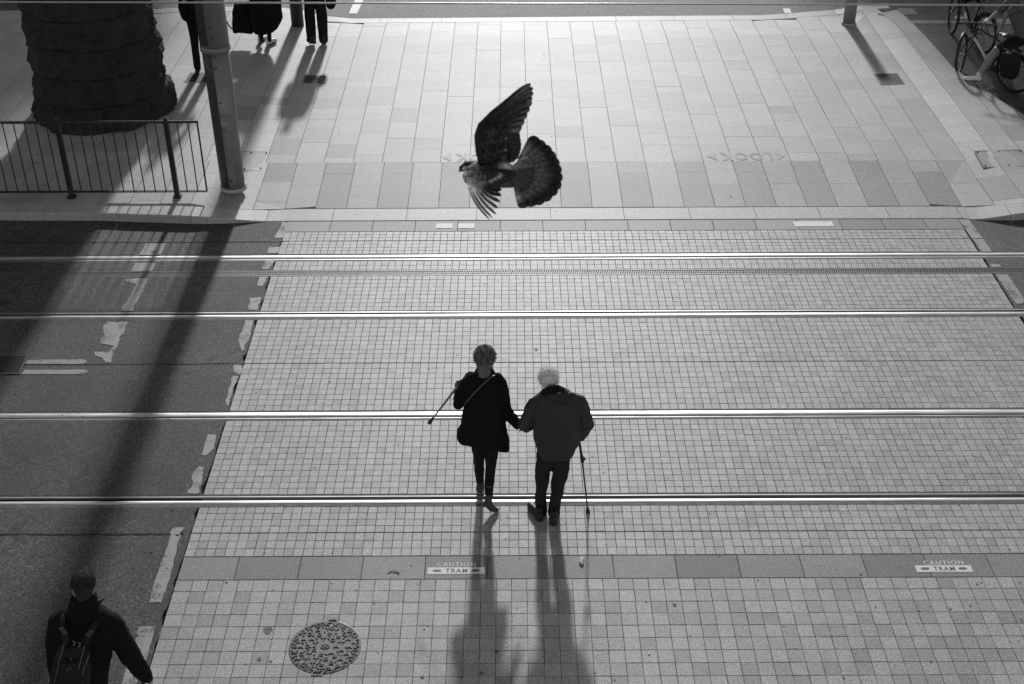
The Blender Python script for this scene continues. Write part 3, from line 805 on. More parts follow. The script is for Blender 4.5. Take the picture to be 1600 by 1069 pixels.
# round manhole
def manhole():
    c = G(508, 1011); R_ = (G(563, 1011).x - G(453, 1011).x) / 2
    root = empty('manhole_cover', c, 'round cast iron manhole cover with raised letter like studs in the setts', 'manhole cover')
    def ring(r0, r1, z0, z1, n=72):
        m = MB(); vs = []; fs = []
        for k in range(n):
            a = 2 * pi * k / n; vs += [(c.x + cos(a) * r0, c.y + sin(a) * r0, z0), (c.x + cos(a) * r1, c.y + sin(a) * r1, z1)]
        for k in range(n): j = (k + 1) % n; fs.append([2 * k, 2 * k + 1, 2 * j + 1, 2 * j])
        return m.add(vs, fs)
    m = ring(R_ * .965, R_ * 1.0, .005, .005); m2 = ring(R_ * 1.0, R_ * 1.025, .005, .0025); m.add(m2.v, m2.f); m3 = ring(R_ * .965, R_ * .96, .005, .001); m.add(m3.v, [f[::-1] for f in m3.f]); m.build('frame_ring', M['iron'], root)
    n = 72; vs = [(c.x + cos(2 * pi * k / n) * R_ * .945, c.y + sin(2 * pi * k / n) * R_ * .945, .0045) for k in range(n)]
    mk('lid', vs, [list(range(n))], M['iron'], root)
    n = 72; vs = [(c.x + cos(2 * pi * k / n) * R_ * .957, c.y + sin(2 * pi * k / n) * R_ * .957, .0035) for k in range(n)]
    mk('gap', vs, [list(range(n))], M['groove'], root)
    rl_ = MB(); rnd = random.Random(5)
    def bar(x, y, a, L, wd=.0065):
        rl_.box((c.x + x, c.y + y, .0075), (L, wd, .008), a)
    def glyph(x, y, t_):
        if t_ == 0:
            for k in range(3): a = 2 * pi * k / 3 + pi / 2; bar(x + cos(a) * .013, y + sin(a) * .013, a, .026)
        elif t_ == 1:
            for k in range(3): a = 2 * pi * k / 3 - pi / 2; bar(x + cos(a) * .013, y + sin(a) * .013, a, .026)
        elif t_ == 2:
            for k in range(10): a = 2 * pi * k / 10; bar(x + cos(a) * .017, y + sin(a) * .017, a + pi / 2, .012)
        elif t_ == 3:
            bar(x, y - .009, 0, .04); bar(x, y + .009, 0, .034)
        elif t_ == 4: bar(x, y, 0, .014, .014)
        else: bar(x, y, rnd.uniform(0, 3), .024)
    for ri, (rr_, cnt) in enumerate(((.105, 7), (.165, 11), (.228, 16), (.285, 21))):
        rr_ *= R_ / .33
        for q_ in range(cnt):
            a = 2 * pi * (q_ + .5 * (ri % 2)) / cnt + rnd.uniform(-.03, .03); x, y = cos(a) * rr_, sin(a) * rr_ * 1.0
            glyph(x, y, (0, 3, 1, 2, 0, 3, 1)[(q_ * 3 + ri * 2) % 7] if not (y > .06 and x < 0 and q_ % 3 == 0) else 2)
            a2 = a + pi / cnt; glyph(cos(a2) * (rr_ + .027), sin(a2) * (rr_ + .027), 4)
            if q_ % 2: glyph(cos(a2) * (rr_ - .004), sin(a2) * (rr_ - .004), 5)
    for k in range(44):
        a = 2 * pi * k / 44; bar(cos(a) * R_ * .915, sin(a) * R_ * .915, a + (pi / 2 if k % 2 else .4), .022)
    for k in range(8):
        a = 2 * pi * k / 8; bar(cos(a) * .034, sin(a) * .024, a + pi / 2, .02)
    bar(0, 0, 0, .026, .014)
    o = rl_.build('raised_studs', M['iron'], root); o['kind'] = 'stuff'
    for s_ in (1, -1):
        y = c.y + s_ * R_ * 1.0; b = MB(); b.box((c.x + s_ * .03, y, .002), (.10, .05, .008)); b.build('key_lug', M['iron'], root)
        MB().box((c.x + s_ * .03, y + .004, .0062), (.065, .024, .002)).build('key_slot', M['groove'], root)
manhole()

# ------------------------------------------------------------------ stone pillar
def pillar():
    rows = [(-260, -2, 203), (-120, 17, 216), (0, 35, 234), (28, 38, 239), (45, 41, 242), (60, 42, 242), (72, 46, 249), (88, 48, 251), (104, 50, 250), (118, 53, 259), (132, 55, 261), (138, 57, 262), (143, 49, 268), (165, 48, 270), (180, 51, 270), (184, 56, 264), (205, 60, 266), (222, 64, 268), (245, 68, 272)]
    fr = G(166, 209, .12); Yc = fr.y + 1.05
    zs_ = []; 
    for y, a, b in rows:
        p, q = P(a, y, Yc), P(b, y, Yc); zs_.append((p.z, (p.x + q.x) / 2, (q.x - p.x) / 2))
    zs_.sort()
    zs_ = [(max(z, .1), x, r) for z, x, r in zs_ if z > -.35]
    zs_.append((9.5, zs_[-1][1], zs_[-1][2] * .97))
    cx = sum(z[1] for z in zs_) / len(zs_)
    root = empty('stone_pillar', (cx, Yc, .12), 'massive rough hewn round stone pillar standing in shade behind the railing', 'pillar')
    def rad(z):
        for a, b in zip(zs_, zs_[1:]):
            if a[0] <= z <= b[0]:
                t_ = (z - a[0]) / max(1e-6, b[0] - a[0]); return a[2] + (b[2] - a[2]) * t_
        return zs_[-1][2]
    cuts_ = [.1, .5, .95, 1.4, 1.85, 2.3, 3.2, 4.4, 5.8, 7.5, 9.4]
    n = 110
    for ci, (a, b) in enumerate(zip(cuts_, cuts_[1:])):
        m = max(6, int((b - a) / .035)); m = min(m, 30); vs = []; fs = []
        for i in range(m + 1):
            z = a + .006 + (b - a - .012) * i / m; edge = min(i, m - i) / m
            for k in range(n):
                an = 2 * pi * k / n
                blk = (an * (5 + ci % 2) / (2 * pi) + ci * .37) % 1.0; be = min(blk, 1 - blk)
                r = rad(z)
                p = Vector((cos(an) * 2.2, sin(an) * 2.2, z * 2.2))
                r += -.035 + .05 * noise.noise(p) + .06 * noise.noise(p * 2.8) + .04 * noise.noise(p * 6.5) + .02 * noise.noise(p * 14)
                r -= .010 * max(0, 1 - edge / .05) + .035 * max(0, 1 - be / .025)
                vs.append((cx + cos(an) * r, Yc + sin(an) * r, z))
        for i in range(m):
            for k in range(n): fs.append([i * n + k, i * n + (k + 1) % n, (i + 1) * n + (k + 1) % n, (i + 1) * n + k])
        fs.append([m * n + k for k in range(n)]); fs.append([k for k in range(n)][::-1])
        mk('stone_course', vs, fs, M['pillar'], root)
    return cx, Yc
pcx, pcy = pillar()

# ------------------------------------------------------------------ railing
def railing():
    zt = .12; pa = G(113, 309, zt); pb = G(277.5, 309, zt); Yf = (pa.y + pb.y) / 2
    root = empty('railing', (pa.x, Yf, zt), 'black steel pedestrian railing in front of the stone pillar', 'railing')
    X = lambda px_, py=303: P(px_, py, Yf).x
    zt_ = P(160, 191, Yf).z; zb = P(160, 299.5, Yf).z
    xe = X(323.5, 299)
    sp = pb.x - pa.x
    MB().tube([(-14, Yf, zt_), (xe, Yf, zt_)], .019, 10).build('top_rail', M['fence'], root, True)
    MB().box(((-14 + xe) / 2, Yf, zb), (xe + 14, .045, .014)).build('bottom_rail', M['fence'], root)
    MB().box((xe, Yf, (zt_ + zb) / 2), (.02, .02, zt_ - zb)).build('end_bar', M['fence'], root)
    x = pb.x
    posts = []
    while x > -14: posts.append(x); x -= sp
    me = None
    bars = []
    for i, x in enumerate(posts):
        m = MB(); m.box((0, 0, (zt_ - zt) / 2 + .0), (.07, .05, zt_ - zt)); m.ell((0, 0, zt_ - zt + .035), (.03, .03, .03)); m.box((0, 0, zt_ - zt + .0), (.085, .062, .05)); m.box((0, 0, .02), (.11, .09, .035))
        if me is None:
            o = m.build('post', M['fence'], None); me = o.data; bpy.data.objects.remove(o)
        o = inst(me, 'post', (x, Yf, zt)); o.parent = root; o.matrix_parent_inverse = Matrix.Translation(-root.location)
        nb = 9
        for k in range(1, nb + 1): bars.append(x - sp * k / (nb + 1))
    x = pb.x + sp / 10
    while x < xe - .05: bars.append(x); x += sp / 10
    b = MB(); b.tube([(0, 0, 0), (0, 0, zt_ - zb)], .0085, 8); o = b.build('bar', M['fence'], None, True); bme = o.data; bpy.data.objects.remove(o)
    for x in bars:
        o = inst(bme, 'bar', (x, Yf, zb)); o.parent = root; o.matrix_parent_inverse = Matrix.Translation(-root.location)
railing()

# ------------------------------------------------------------------ poles
def tram_pole():
    b = G(362, 303, .12); b.y += .17; Y = b.y
    root = empty('tram_pole', b, 'thick grey tram pole with bolted casing at the end of the railing', 'pole')
    def W(y, a, c): p, q = P(a, y, Y), P(c, y, Y); return p.z, (p.x + q.x) / 2, (q.x - p.x) / 2
    z0, x0, r0 = W(290, 343, 379); z1, x1, r1 = W(76, 313.3, 354.8)
    zu, xu, ru = W(70, 310.5, 355); 
    lo = MB(); ztop = z1; n = 40; hj = ztop
    m = MB(); m.tube([(b.x, Y, .16), (b.x, Y, hj)], [r0 * 1.0, r1 * 1.0], n, False); m.build('lower_casing', M['pole'], root, True)
    # half shell on the left, its darker colour paints the unlit face
    def shell(za, zb, ra, rb, a0, a1, name, mat, th=.006):
        vs = []; fs = []; k_ = 16; zz = 6
        for i in range(zz + 1):
            z = za + (zb - za) * i / zz; r = ra + (rb - ra) * i / zz + th
            for k in range(k_ + 1):
                a = a0 + (a1 - a0) * k / k_; vs.append((b.x + cos(a) * r, Y + sin(a) * r, z))
        for i in range(zz):
            for k in range(k_): fs.append([i * (k_ + 1) + k, i * (k_ + 1) + k + 1, (i + 1) * (k_ + 1) + k + 1, (i + 1) * (k_ + 1) + k])
        o = mk(name, vs, fs, mat, root, True); so_ = o.modifiers.new('t', 'SOLIDIFY'); so_.thickness = .006; so_.offset = -1
        return o
    shell(.2, hj - .03, r0, r1, radians(165), radians(262), 'access_cover', M['pole_shade'])  # dark shell standing for the shaded left face of the lower casing
    shell(.2, hj - .9, r0, r1, radians(264), radians(300), 'seam_strip', M['pole'])
    up = MB(); up.tube([(b.x, Y, hj + .02), (b.x, Y, 9.0)], [ru * 1.02, ru * .99], n, False); up.build('upper_casing', M['pole'], root, True)
    shell(hj + .1, 8.9, ru * 1.02, ru * .99, radians(178), radians(255), 'upper_shade_shell', M['pole_shade'], .005)  # same painted shade on the upper casing
    MB().tube([(b.x, Y, hj - .01), (b.x, Y, hj + .06)], ru * 1.06, n, False).build('collar', M['pole'], root, True)
    MB().tube([(b.x, Y, .121), (b.x, Y, .175)], r0 * 1.12, n, False).build('base_ring', M['pole_b'], root, True)
    for (a, z) in ((275, .32), (275, 1.1), (275, 1.5), (255, 1.52), (275, 2.0), (252, 2.02), (276, 2.15), (256, .5), (272, 2.4), (272, 2.55)):
        a = radians(a); r = r0 + (r1 - r0) * (z / hj) + .012
        MB().ell((b.x + cos(a) * r, Y + sin(a) * r, z), (.014, .014, .014), nu=8, nv=6).build('bolt', M['black'], root)
tram_pole()
def pole(px, py, rpx, name, label, mat, h, ring=None, head=False):
    b = GB(px, py); r = rpx / (b - Vector((0, 0, CH))).length * (b - Vector((0, 0, CH))).length / F * (b.y * .843 + (CH - .12) * .538)
    b.y += r
    root = empty(name, b, label, 'pole')
    MB().tube([(b.x, b.y, b.z + .001), (b.x, b.y, h)], [r, r * .9], 28, False).build('shaft', M[mat], root, True)
    if ring: MB().tube([(b.x, b.y, b.z + .001), (b.x, b.y, b.z + .04)], r * 1.16, 28, False).build('base_ring', M[ring], root, True)
    if head:
        MB().box((b.x + .38, b.y, h - .9), (.34, .3, 1.0)).build('shadow_box', M['black'], root)  # unseen box added to cast the second shadow band on the road
        MB().tube([(b.x, b.y, h - .6), (b.x + .25, b.y, h - .6)], .03, 8).build('shadow_box_arm', M['black'], root)  # arm of the added box
    return b
pole(464, 43, 9.8, 'lamp_post', 'dark grey post standing between the skirted woman and the standing man', 'pole2', 8.6, None, True)
pole(1328, 41, 9.6, 'bollard', 'light grey bollard with pale foot ring on the open pavement by the far road', 'pole_r', 1.3, 'pole_b')

# overhead wire
a, b = P(-900, 0.6, 11.6), P(2500, 10.8, 11.6)
o = MB().tube([a + (b - a) * (k / 20) for k in range(21)], .0085, 8, False).build('overhead_wire', M['chrome'], None, True)
tag(o, 'thin taut overhead tram wire crossing above everything at the top edge', 'wire')
# ------------------------------------------------------------------ people
def hand(m, wrist, u, s, nrm, curl=.5, k=1.0):
    u = Vector(u).normalized(); s = Vector(s); s = (s - u * s.dot(u)).normalized(); nrm = u.cross(s) * (1 if Vector(nrm).dot(u.cross(s)) > 0 else -1)
    m.tube([wrist - u * .02 * k, wrist + u * .02 * k], [.026 * k, .024 * k], 10)
    for i, L in enumerate((.068, .077, .072, .056)):
        off = s * (.030 - .0195 * i) * k
        b = wrist + u * (.088 - .004 * abs(i - 1)) * k + off
        m.tube([wrist + u * .01 * k + off * .6, b], [.017 * k, .0125 * k], 8)
        pts = [b]; a = 0
        for j, fr in enumerate((.45, .32, .23)):
            a += curl * (.7, .9, .6)[j]; pts.append(pts[-1] + (u * cos(a) + nrm * sin(a)) * L * fr * k)
        m.tube(pts, [.0098 * k, .0092 * k, .0085 * k, .0072 * k], 8)
    b = wrist + u * .025 * k + s * .024 * k
    p1 = b + (u * .7 + s * .7) * .034 * k; p2 = p1 + (u * .85 + s * .25 + nrm * .35 * curl).normalized() * .03 * k; p3 = p2 + (u * .9 + nrm * .6 * curl).normalized() * .022 * k
    m.tube([b, p1, p2, p3], [.0145 * k, .0125 * k, .0105 * k, .0085 * k], 8)
def head(m, c, fv, k=1.0, tilt=0.0, nod=0.0):
    fv = Vector((fv[0], fv[1], nod)).normalized(); up = Vector((tilt, 0, 1)); up = (up - fv * up.dot(fv)).normalized(); r = fv.cross(up)
    R = Matrix((r, fv, up)).transposed(); q = lambda a, b, d: c + R @ (Vector((a, b, d)) * k)
    m.ell(q(0, -.012, .02), (.074 * k, .094 * k, .088 * k), R); m.ell(q(0, .02, -.045), (.058 * k, .068 * k, .072 * k), R)
    m.tube([q(0, .085, .012), q(0, .112, -.02)], [.010 * k, .014 * k], 8); m.ell(q(0, .086, -.058), (.024 * k, .012 * k, .009 * k), R, 8, 6)
    m.ell(q(0, .074, -.095), (.024 * k, .02 * k, .018 * k), R, 8, 6)
    for s_ in (-1, 1):
        m.ell(q(s_ * .077, -.005, -.01), (.012 * k, .022 * k, .033 * k), R, 10, 7); m.ell(q(s_ * .038, .078, .024), (.016 * k, .008 * k, .007 * k), R, 8, 6)
    return R, q
def strands(root, c, rad, n, L, mat, seed, r=.0011, curl=0.0, test=None, down=.6, name='hair_strands'):
    rnd = random.Random(seed); m = MB()
    for i in range(n):
        z = rnd.uniform(-.9, 1); a = rnd.uniform(0, 2 * pi); q = sqrt(1 - z * z); d = Vector((q * cos(a), q * sin(a), z))
        if test and not test(d): continue
        b = c + Vector((d.x * rad[0], d.y * rad[1], d.z * rad[2])) * .96
        t = (Vector((rnd.gauss(0, .5), rnd.gauss(0, .5), -1)) - d * Vector((rnd.gauss(0, .5), 0, -1)).dot(d)); t.normalize()
        l = L * rnd.uniform(.6, 1.3); s2 = d.cross(t)
        if curl:
            pts = [b]; rr = curl * rnd.uniform(.7, 1.3); ph = rnd.uniform(0, 6)
            for j in range(1, 7): pts.append(b + d * (rr * (1.2 - cos(ph + j * 1.1)) + .003 * j * .5) + s2 * rr * sin(ph + j * 1.1) + t * l * j / 6)
        else: pts = [b, b + d * l * .45 + t * l * down * .4, b + d * l * .6 + t * l * down]
        m.tube(pts, [r] * (len(pts) - 1) + [r * .3], 4, False)
    o = m.build(name, mat, root, True); o['kind'] = 'stuff'; return o
def shoe(root, heel, toe, mat, z0=0.0, k=1.0, name='shoe', ankle=None, sole='sole'):
    heel = Vector(heel); toe = Vector(toe); u = (toe - heel).normalized(); L = (toe - heel).length; upv = Vector((0, 0, 1)); upv = (upv - u * upv.dot(u)).normalized(); r = u.cross(upv)
    R = Matrix((r, u, upv)).transposed()
    m = MB(); q = lambda a, b, d: heel + R @ Vector((a, b, d))
    m.ell(q(0, .045, .045), (.040 * k, .055, .048), R); m.ell(q(0, L - .075, .036), (.046 * k, .085, .034), R); m.ell(q(0, L * .5, .042), (.038 * k, L * .38, .04), R)
    m.tube([q(0, .06, .06), q(0, .055, .115)], [.044, .042], 12)
    o = m.fuse(name, mat, root, .006, 4)
    s = MB(); s.ell(q(0, .05, .006), (.040 * k, .06, .012), R); s.ell(q(0, L - .075, .006), (.047 * k, .09, .012), R); s.ell(q(0, L * .5, .007), (.036 * k, L * .4, .012), R)
    so_ = s.fuse(name + '_sole', M[sole], root, .006, 2)
    return o
def body(root, J, mat, vox=.009, hands=(True, True), k=1.0, lk=.42, tk=.72, curl=.5, fv=(0, 1), nod=0.0, tilt=0.0, hk=1.0, thumbs=None):
    m = MB()
    m.tube([J['pel'], J['pel'].lerp(J['chest'], .5), J['chest']], [.11 * k * tk, .10 * k * tk, .12 * k * tk], 14)
    m.tube([J['shL'], J['chest'].lerp(J['neck'], .5), J['shR']], [.036, .055, .036], 12)
    m.tube([J['chest'], J['neck'], J['head'] - Vector((0, 0, .03))], [.08, .055, .05], 12)
    for s_ in 'LR':
        m.tube([J['sh' + s_], J['el' + s_], J['wr' + s_]], [.043 * k, .035 * k, .023 * k], 10)
        m.tube([J['hip' + s_], J['kn' + s_], J['kn' + s_].lerp(J['an' + s_], .35), J['an' + s_]], [.078 * k * lk, .05 * k * lk, .05 * k * lk, .034 * lk], 12)
        if 'toe' + s_ in J: m.tube([J['an' + s_], J['toe' + s_]], [.032, .022], 8)
    R, q = head(m, J['head'], fv, hk, tilt, nod)
    for s_, on in zip('LR', hands):
        if on:
            u = J['hd' + s_] - J['wr' + s_] if 'hd' + s_ in J else (J['wr' + s_] - J['el' + s_])
            th = thumbs[s_] if thumbs and s_ in thumbs else Vector((0, 1, .2))
            inn = Vector((1, 0, 0)) if s_ == 'L' else Vector((-1, 0, 0))
            hand(m, J['wr' + s_], u, th, inn, curl, 1.0)
    o = m.fuse('body', mat, root, vox, 3)
    for s_ in (-1, 1):
        MB().ell(q(s_ * .03, .083, .01), (.012, .009, .009), R, 10, 7).build('eye', M['shoe_w'], root, True)
    return R, q

def rows(m, rw, Yb, extra=None):
    rg = []
    for r in rw:
        y, a, b, ry = r[:4]; p, q = P(a, y, Yb), P(b, y, Yb); dy = r[4] if len(r) > 4 else 0
        tl = r[5] if len(r) > 5 else 0
        rg.append(((p + q) / 2 + Vector((0, dy, 0)), (q.x - p.x) / 2, ry, tl))
    m.loft(rg[::-1], 28, 2.3)

# ---- woman with curly hair
def curly_woman():
    Yb = gy(783); Yr = gy(801); Yf = gy(768)
    root = empty('person', (G(760, 785).x, Yb, 0), 'curly grey haired person in a long black coat walking with a thin cane', 'person', 'couple walking arm in arm over the crossing')
    p = lambda x, y, d=0.0: P(x, y, Yb + d)
    J = dict(pel=p(757, 676), chest=p(757, 612), neck=p(757, 583), head=p(757.5, 563, .03), shL=p(733, 595), shR=p(781, 597), elL=p(715.5, 633), elR=p(790, 640), wrL=p(715.5, 614, .22), wrR=p(803, 660, .03),
             hdR=p(812, 665, .04), hdL=p(714, 606, .26), hipL=p(748, 688), hipR=p(766, 690), knL=p(748, 718, .06), knR=p(767, 728, -.02), anL=P(750.3, 757, Yf + .03), anR=P(764, 772, Yr + .02))
    R, q = body(root, J, M['skin'], curl=.8, nod=-.05, lk=.28)
    c = MB()
    rows(c, [(584, 744, 770, .07), (588, 735, 778, .09), (596, 728, 785, .115), (612, 726, 786, .125), (630, 727, 787, .12), (645, 722, 789, .118), (665, 718.5, 791, .12), (676, 717, 792, .122)], Yb)
    a, b = p(714.5, 683), p(795.5, 699); tl = (b.z - a.z) / (b.x - a.x)
    c.loft([((a + b) / 2, (b.x - a.x) / 2, .125, tl), ((a + b) / 2 + Vector((0, 0, .07)), (b.x - a.x) / 2 - .004, .122, tl)], 48, 4.0)
    t1, t2 = P(717, 674, Yb), P(792, 674, Yb)
    c.loft([((a + b) / 2, (b.x - a.x) / 2, .122, tl), ((t1 + t2) / 2 + Vector((0, 0, .02)), (t2.x - t1.x) / 2, .125, tl * .3)], 48, 3.2)
    c.tube([p(736, 591), p(729, 597), p(720, 618), p(715.5, 633), p(714.5, 624, .12), p(715, 615, .2)], [.05, .052, .053, .05, .045, .036], 14)
    c.tube([p(777, 591), p(782.5, 599), p(787, 620), p(790, 640), p(797, 651, .02), p(808, 664, .04)], [.05, .053, .053, .055, .052, .044], 14)
    c.tube([p(744, 588), p(735, 591)], [.05, .04], 12)
    c.fuse('coat', M['coat_b'], root, .007, 3, .016, 7, .006, 20, 1.0)
    k = MB(); rows(k, [(567, 746.5, 769, .07, .0), (576, 745.5, 770.5, .072, .0), (580, 743, 772, .072, .01), (587, 738, 775, .082)], Yb); k.fuse('collar', M['coat_b'], root, .007, 3, .006, 12)
    h = MB(); hc = p(757.3, 556.5, .02); h.ell(hc, (.082, .094, .083)); h.tube([hc, p(757, 570, -.02), p(757, 581, -.03)], [.078, .068, .062], 12)
    rnd = random.Random(3)
    for i in range(320):
        z = rnd.uniform(-.7, 1); a_ = rnd.uniform(0, 2 * pi); r_ = sqrt(1 - z * z); d = Vector((r_ * cos(a_), r_ * sin(a_), z))
        if d.y > .6 and z < .3: continue
        s_ = 1.0 if z > -.3 else .85
        h.ell(hc + Vector((d.x * .084, d.y * .09, d.z * .085)) * s_ * rnd.uniform(.93, 1.1), [rnd.uniform(.008, .019)] * 3, None, 7, 5)
    h.fuse('hair', M['hair_g'], root, .0045, 1, .014, 50, .008, 110)
    strands(root, hc, (.086, .096, .087), 1500, .02, M['hair_g'], 21, .0013, .0075, lambda d: not (d.y > .6 and d.z < .3))
    t = MB()
    t.tube([p(752, 684), J['hipL'], p(747.5, 704, .03), J['knL'], p(749.3, 738, .10), p(750.3, 750, .14)], [.095, .082, .064, .054, .046, .043], 14)
    t.tube([p(762, 684), J['hipR'], p(767.7, 710, 0), J['knR'], p(765.5, 748, -.05), P(764, 768, Yr + .02)], [.095, .082, .068, .057, .048, .044], 14)
    t.fuse('trousers', M['trous'], root, .007, 2, .008, 14, .002, 50, 4)
    # boots
    he = G(750.5, 771.5); m = MB()
    m.tube([P(750.5, 746, Yf + .02), P(750.5, 761, Yf)], [.037, .04], 12); m.ell(he + Vector((0, .04, .045)), (.042, .055, .05)); m.ell(he + Vector((-.005, .16, .032)), (.042, .09, .034)); m.tube([he + Vector((0, .03, .04)), he + Vector((0, .15, .045))], [.04, .036], 12)
    m.fuse('boot', M['shoe_g'], root, .006, 4)
    Yt = Yr; m = MB()
    m.tube([P(764, 762, Yt + .04), P(764.5, 776, Yt + .03)], [.037, .040], 12)
    m.tube([P(763, 779, Yt + .03), P(762.5, 787, Yt + .02), P(769, 795, Yt + .0), G(776.5, 800.5) + Vector((0, 0.01, .02))], [.040, .043, .036, .022], 12)
    m.ell(P(757.5, 789, Yt), (.022, .03, .022))
    m.fuse('boot', M['shoe_g'], root, .006, 4)
    s = MB(); s.tube([p(772.5, 586.5, -.05), p(769, 588, -.10), p(760, 595.5, -.125), p(748, 607, -.135), p(737, 618.5, -.13), p(728.5, 628, -.12), p(724.5, 634, -.07)], .0125, 8, True, flat=.35)
    s.build('bag_strap', M['strap'], root, True)
    # thin cane in her left hand
    tip = p(673, 658, .12); hp = p(712.5, 607, .27); top = hp + (hp - tip).normalized() * .16
    r2 = empty('walking_cane', tip, 'thin grey adjustable cane held slanting out to the side by the curly haired woman', 'walking cane', 'walking canes of the couple')
    MB().tube([tip, tip.lerp(hp, .45)], .0085, 8).build('lower_shaft', M['cane_g'], r2, True)
    MB().tube([tip.lerp(hp, .43), top], .011, 8).build('upper_shaft', M['cane_g'], r2, True)
    MB().tube([tip - (hp - tip).normalized() * .02, tip + (hp - tip).normalized() * .03], [.02, .013], 10).build('rubber_tip', M['black'], r2, True)
    MB().tube([top, top + Vector((.03, .02, .02)), top + Vector((.09, .03, .01))], .013, 8).build('handle', M['black'], r2, True)
curly_woman()

def old_man():
    Yb = gy(810) + .05
    root = empty('person', (G(860, 812).x, Yb, 0), 'white haired person in a charcoal jacket leaning on a black cane', 'person', 'couple walking arm in arm over the crossing')
    p = lambda x, y, d=0.0: P(x, y, Yb + d)
    J = dict(pel=p(866, 700), chest=p(868, 640), neck=p(863, 613, .03), head=p(857.5, 594, .08), shL=p(842, 630), shR=p(899, 628), elL=p(819, 662), elR=p(916, 662), wrL=p(830, 664, .2), wrR=p(907, 680, .08),
             hdR=p(902, 690, .10), hipL=p(853, 712), hipR=p(877, 712), knL=p(848, 752, .03), knR=p(872, 756, 0), anL=p(846, 797, .02), anR=p(865, 802, -.03))
    R, q = body(root, J, M['skin'], curl=1.2, nod=-.25, tilt=-.06, k=1.05)
    c = MB()
    rows(c, [(611, 848, 884, .07, .03), (616, 842, 894, .09, .02), (623, 838, 902, .12), (634, 834, 906, .145), (650, 832, 908, .16), (668, 832, 908, .168), (680, 833, 907, .165), (691, 835, 904, .16), (701, 838, 899, .15), (706.5, 840.5, 896.5, .142)], Yb)
    c.tube([p(848, 622), p(835, 631), p(826, 648), p(818.5, 663), p(824, 666, .1), p(831, 664, .19)], [.055, .062, .064, .064, .058, .045], 14)
    c.tube([p(893, 620), p(904, 627), p(912, 645), p(916, 663), p(912, 675, .03), p(906, 682, .07)], [.055, .066, .07, .07, .06, .045], 14)
    c.fuse('jacket', M['jacket'], root, .008, 3, .024, 7, .008, 19, 7.0)
    w_ = MB(); rows(w_, [(702, 839, 898, .150), (707, 840.5, 897, .147)], Yb); w_.fuse('hem_band', M['jacket'], root, .007, 3, .004, 14)
    k = MB(); k.tube([p(846.5, 617, .02), p(852, 612, -.06), p(862, 607.5, -.085), p(872, 606, -.065), p(880, 609, .02)], [.018, .024, .026, .024, .018], 12, flat=1.3)
    k.tube([p(850, 614, .0), p(862, 610, -.04), p(876, 608, .0)], [.03, .036, .03], 12); k.fuse('collar', M['jacket_d'], root, .006, 4, .006, 20)
    h = MB(); hc = p(857, 589, .07)
    h.ell(hc, (.083, .098, .086)); h.tube([hc, p(858.5, 601.5, .02)], [.07, .056], 14)
    rnd = random.Random(9)
    for i in range(90):
        z = rnd.uniform(-.3, 1); a_ = rnd.uniform(0, 2 * pi); r_ = sqrt(1 - z * z); d = Vector((r_ * cos(a_), r_ * sin(a_), z))
        if d.y > .75 and z < .3: continue
        h.ell(hc + Vector((d.x * .078, d.y * .092, d.z * .081)), (.015, .02, .010), None, 7, 5)
    h.fuse('hair', M['hair_w'], root, .005, 3, .008, 28, .003, 80)
    strands(root, hc, (.086, .100, .089), 2600, .02, M['hair_w'], 22, .0010, 0, lambda d: not (d.y > .75 and d.z < .3), 1.3)
    t = MB()
    t.tube([p(858, 704), J['hipL'], p(850, 730, .02), J['knL'], p(846.5, 775, .03), p(845, 797, .03)], [.11, .098, .074, .060, .056, .055], 14)
    t.tube([p(872, 704), J['hipR'], p(877, 730, 0), J['knR'], p(868, 780, -.01), p(864.5, 803, -.03)], [.11, .10, .082, .064, .060, .056], 14)
    t.fuse('trousers', M['trous2'], root, .008, 3, .022, 10, .004, 34, 2)
    hl = G(845.5, 815.5); shoe(root, hl, hl + Vector((-.11, .25, 0)), M['shoe_b'], k=1.05)
    hl = G(864.5, 822.5); shoe(root, hl, hl + Vector((.03, .27, 0)), M['shoe_b'], k=1.08)
    tip = G(918.5, 800.5) + Vector((0, 0, .012)); kn = P(909.5, 717, Yb + .1); top = P(905, 690, Yb + .11)
    r2 = empty('walking_stick', tip, 'straight black walking stick with a locking knob planted beside the white haired man', 'walking stick', 'walking canes of the couple')
    MB().tube([tip, kn], .0085, 10).build('lower_shaft', M['cane'], r2, True); MB().tube([kn - (kn - top) * .15, top], .0125, 10).build('upper_shaft', M['black'], r2, True)
    d = (top - tip).normalized(); MB().tube([kn - d * .03, kn + d * .025], .018, 10).build('collar_nut', M['black'], r2, True); MB().ell(kn + Vector((.022, 0, -.0)), (.014, .01, .018)).build('locking_knob', M['black'], r2, True)
    MB().tube([tip - d * .008, tip + d * .045], [.022, .013], 12).build('rubber_tip', M['black'], r2, True)
    MB().tube([top, top + Vector((-.02, .02, .03)), top + Vector((-.10, .03, .02))], .015, 10).build('handle', M['black'], r2, True)
old_man()

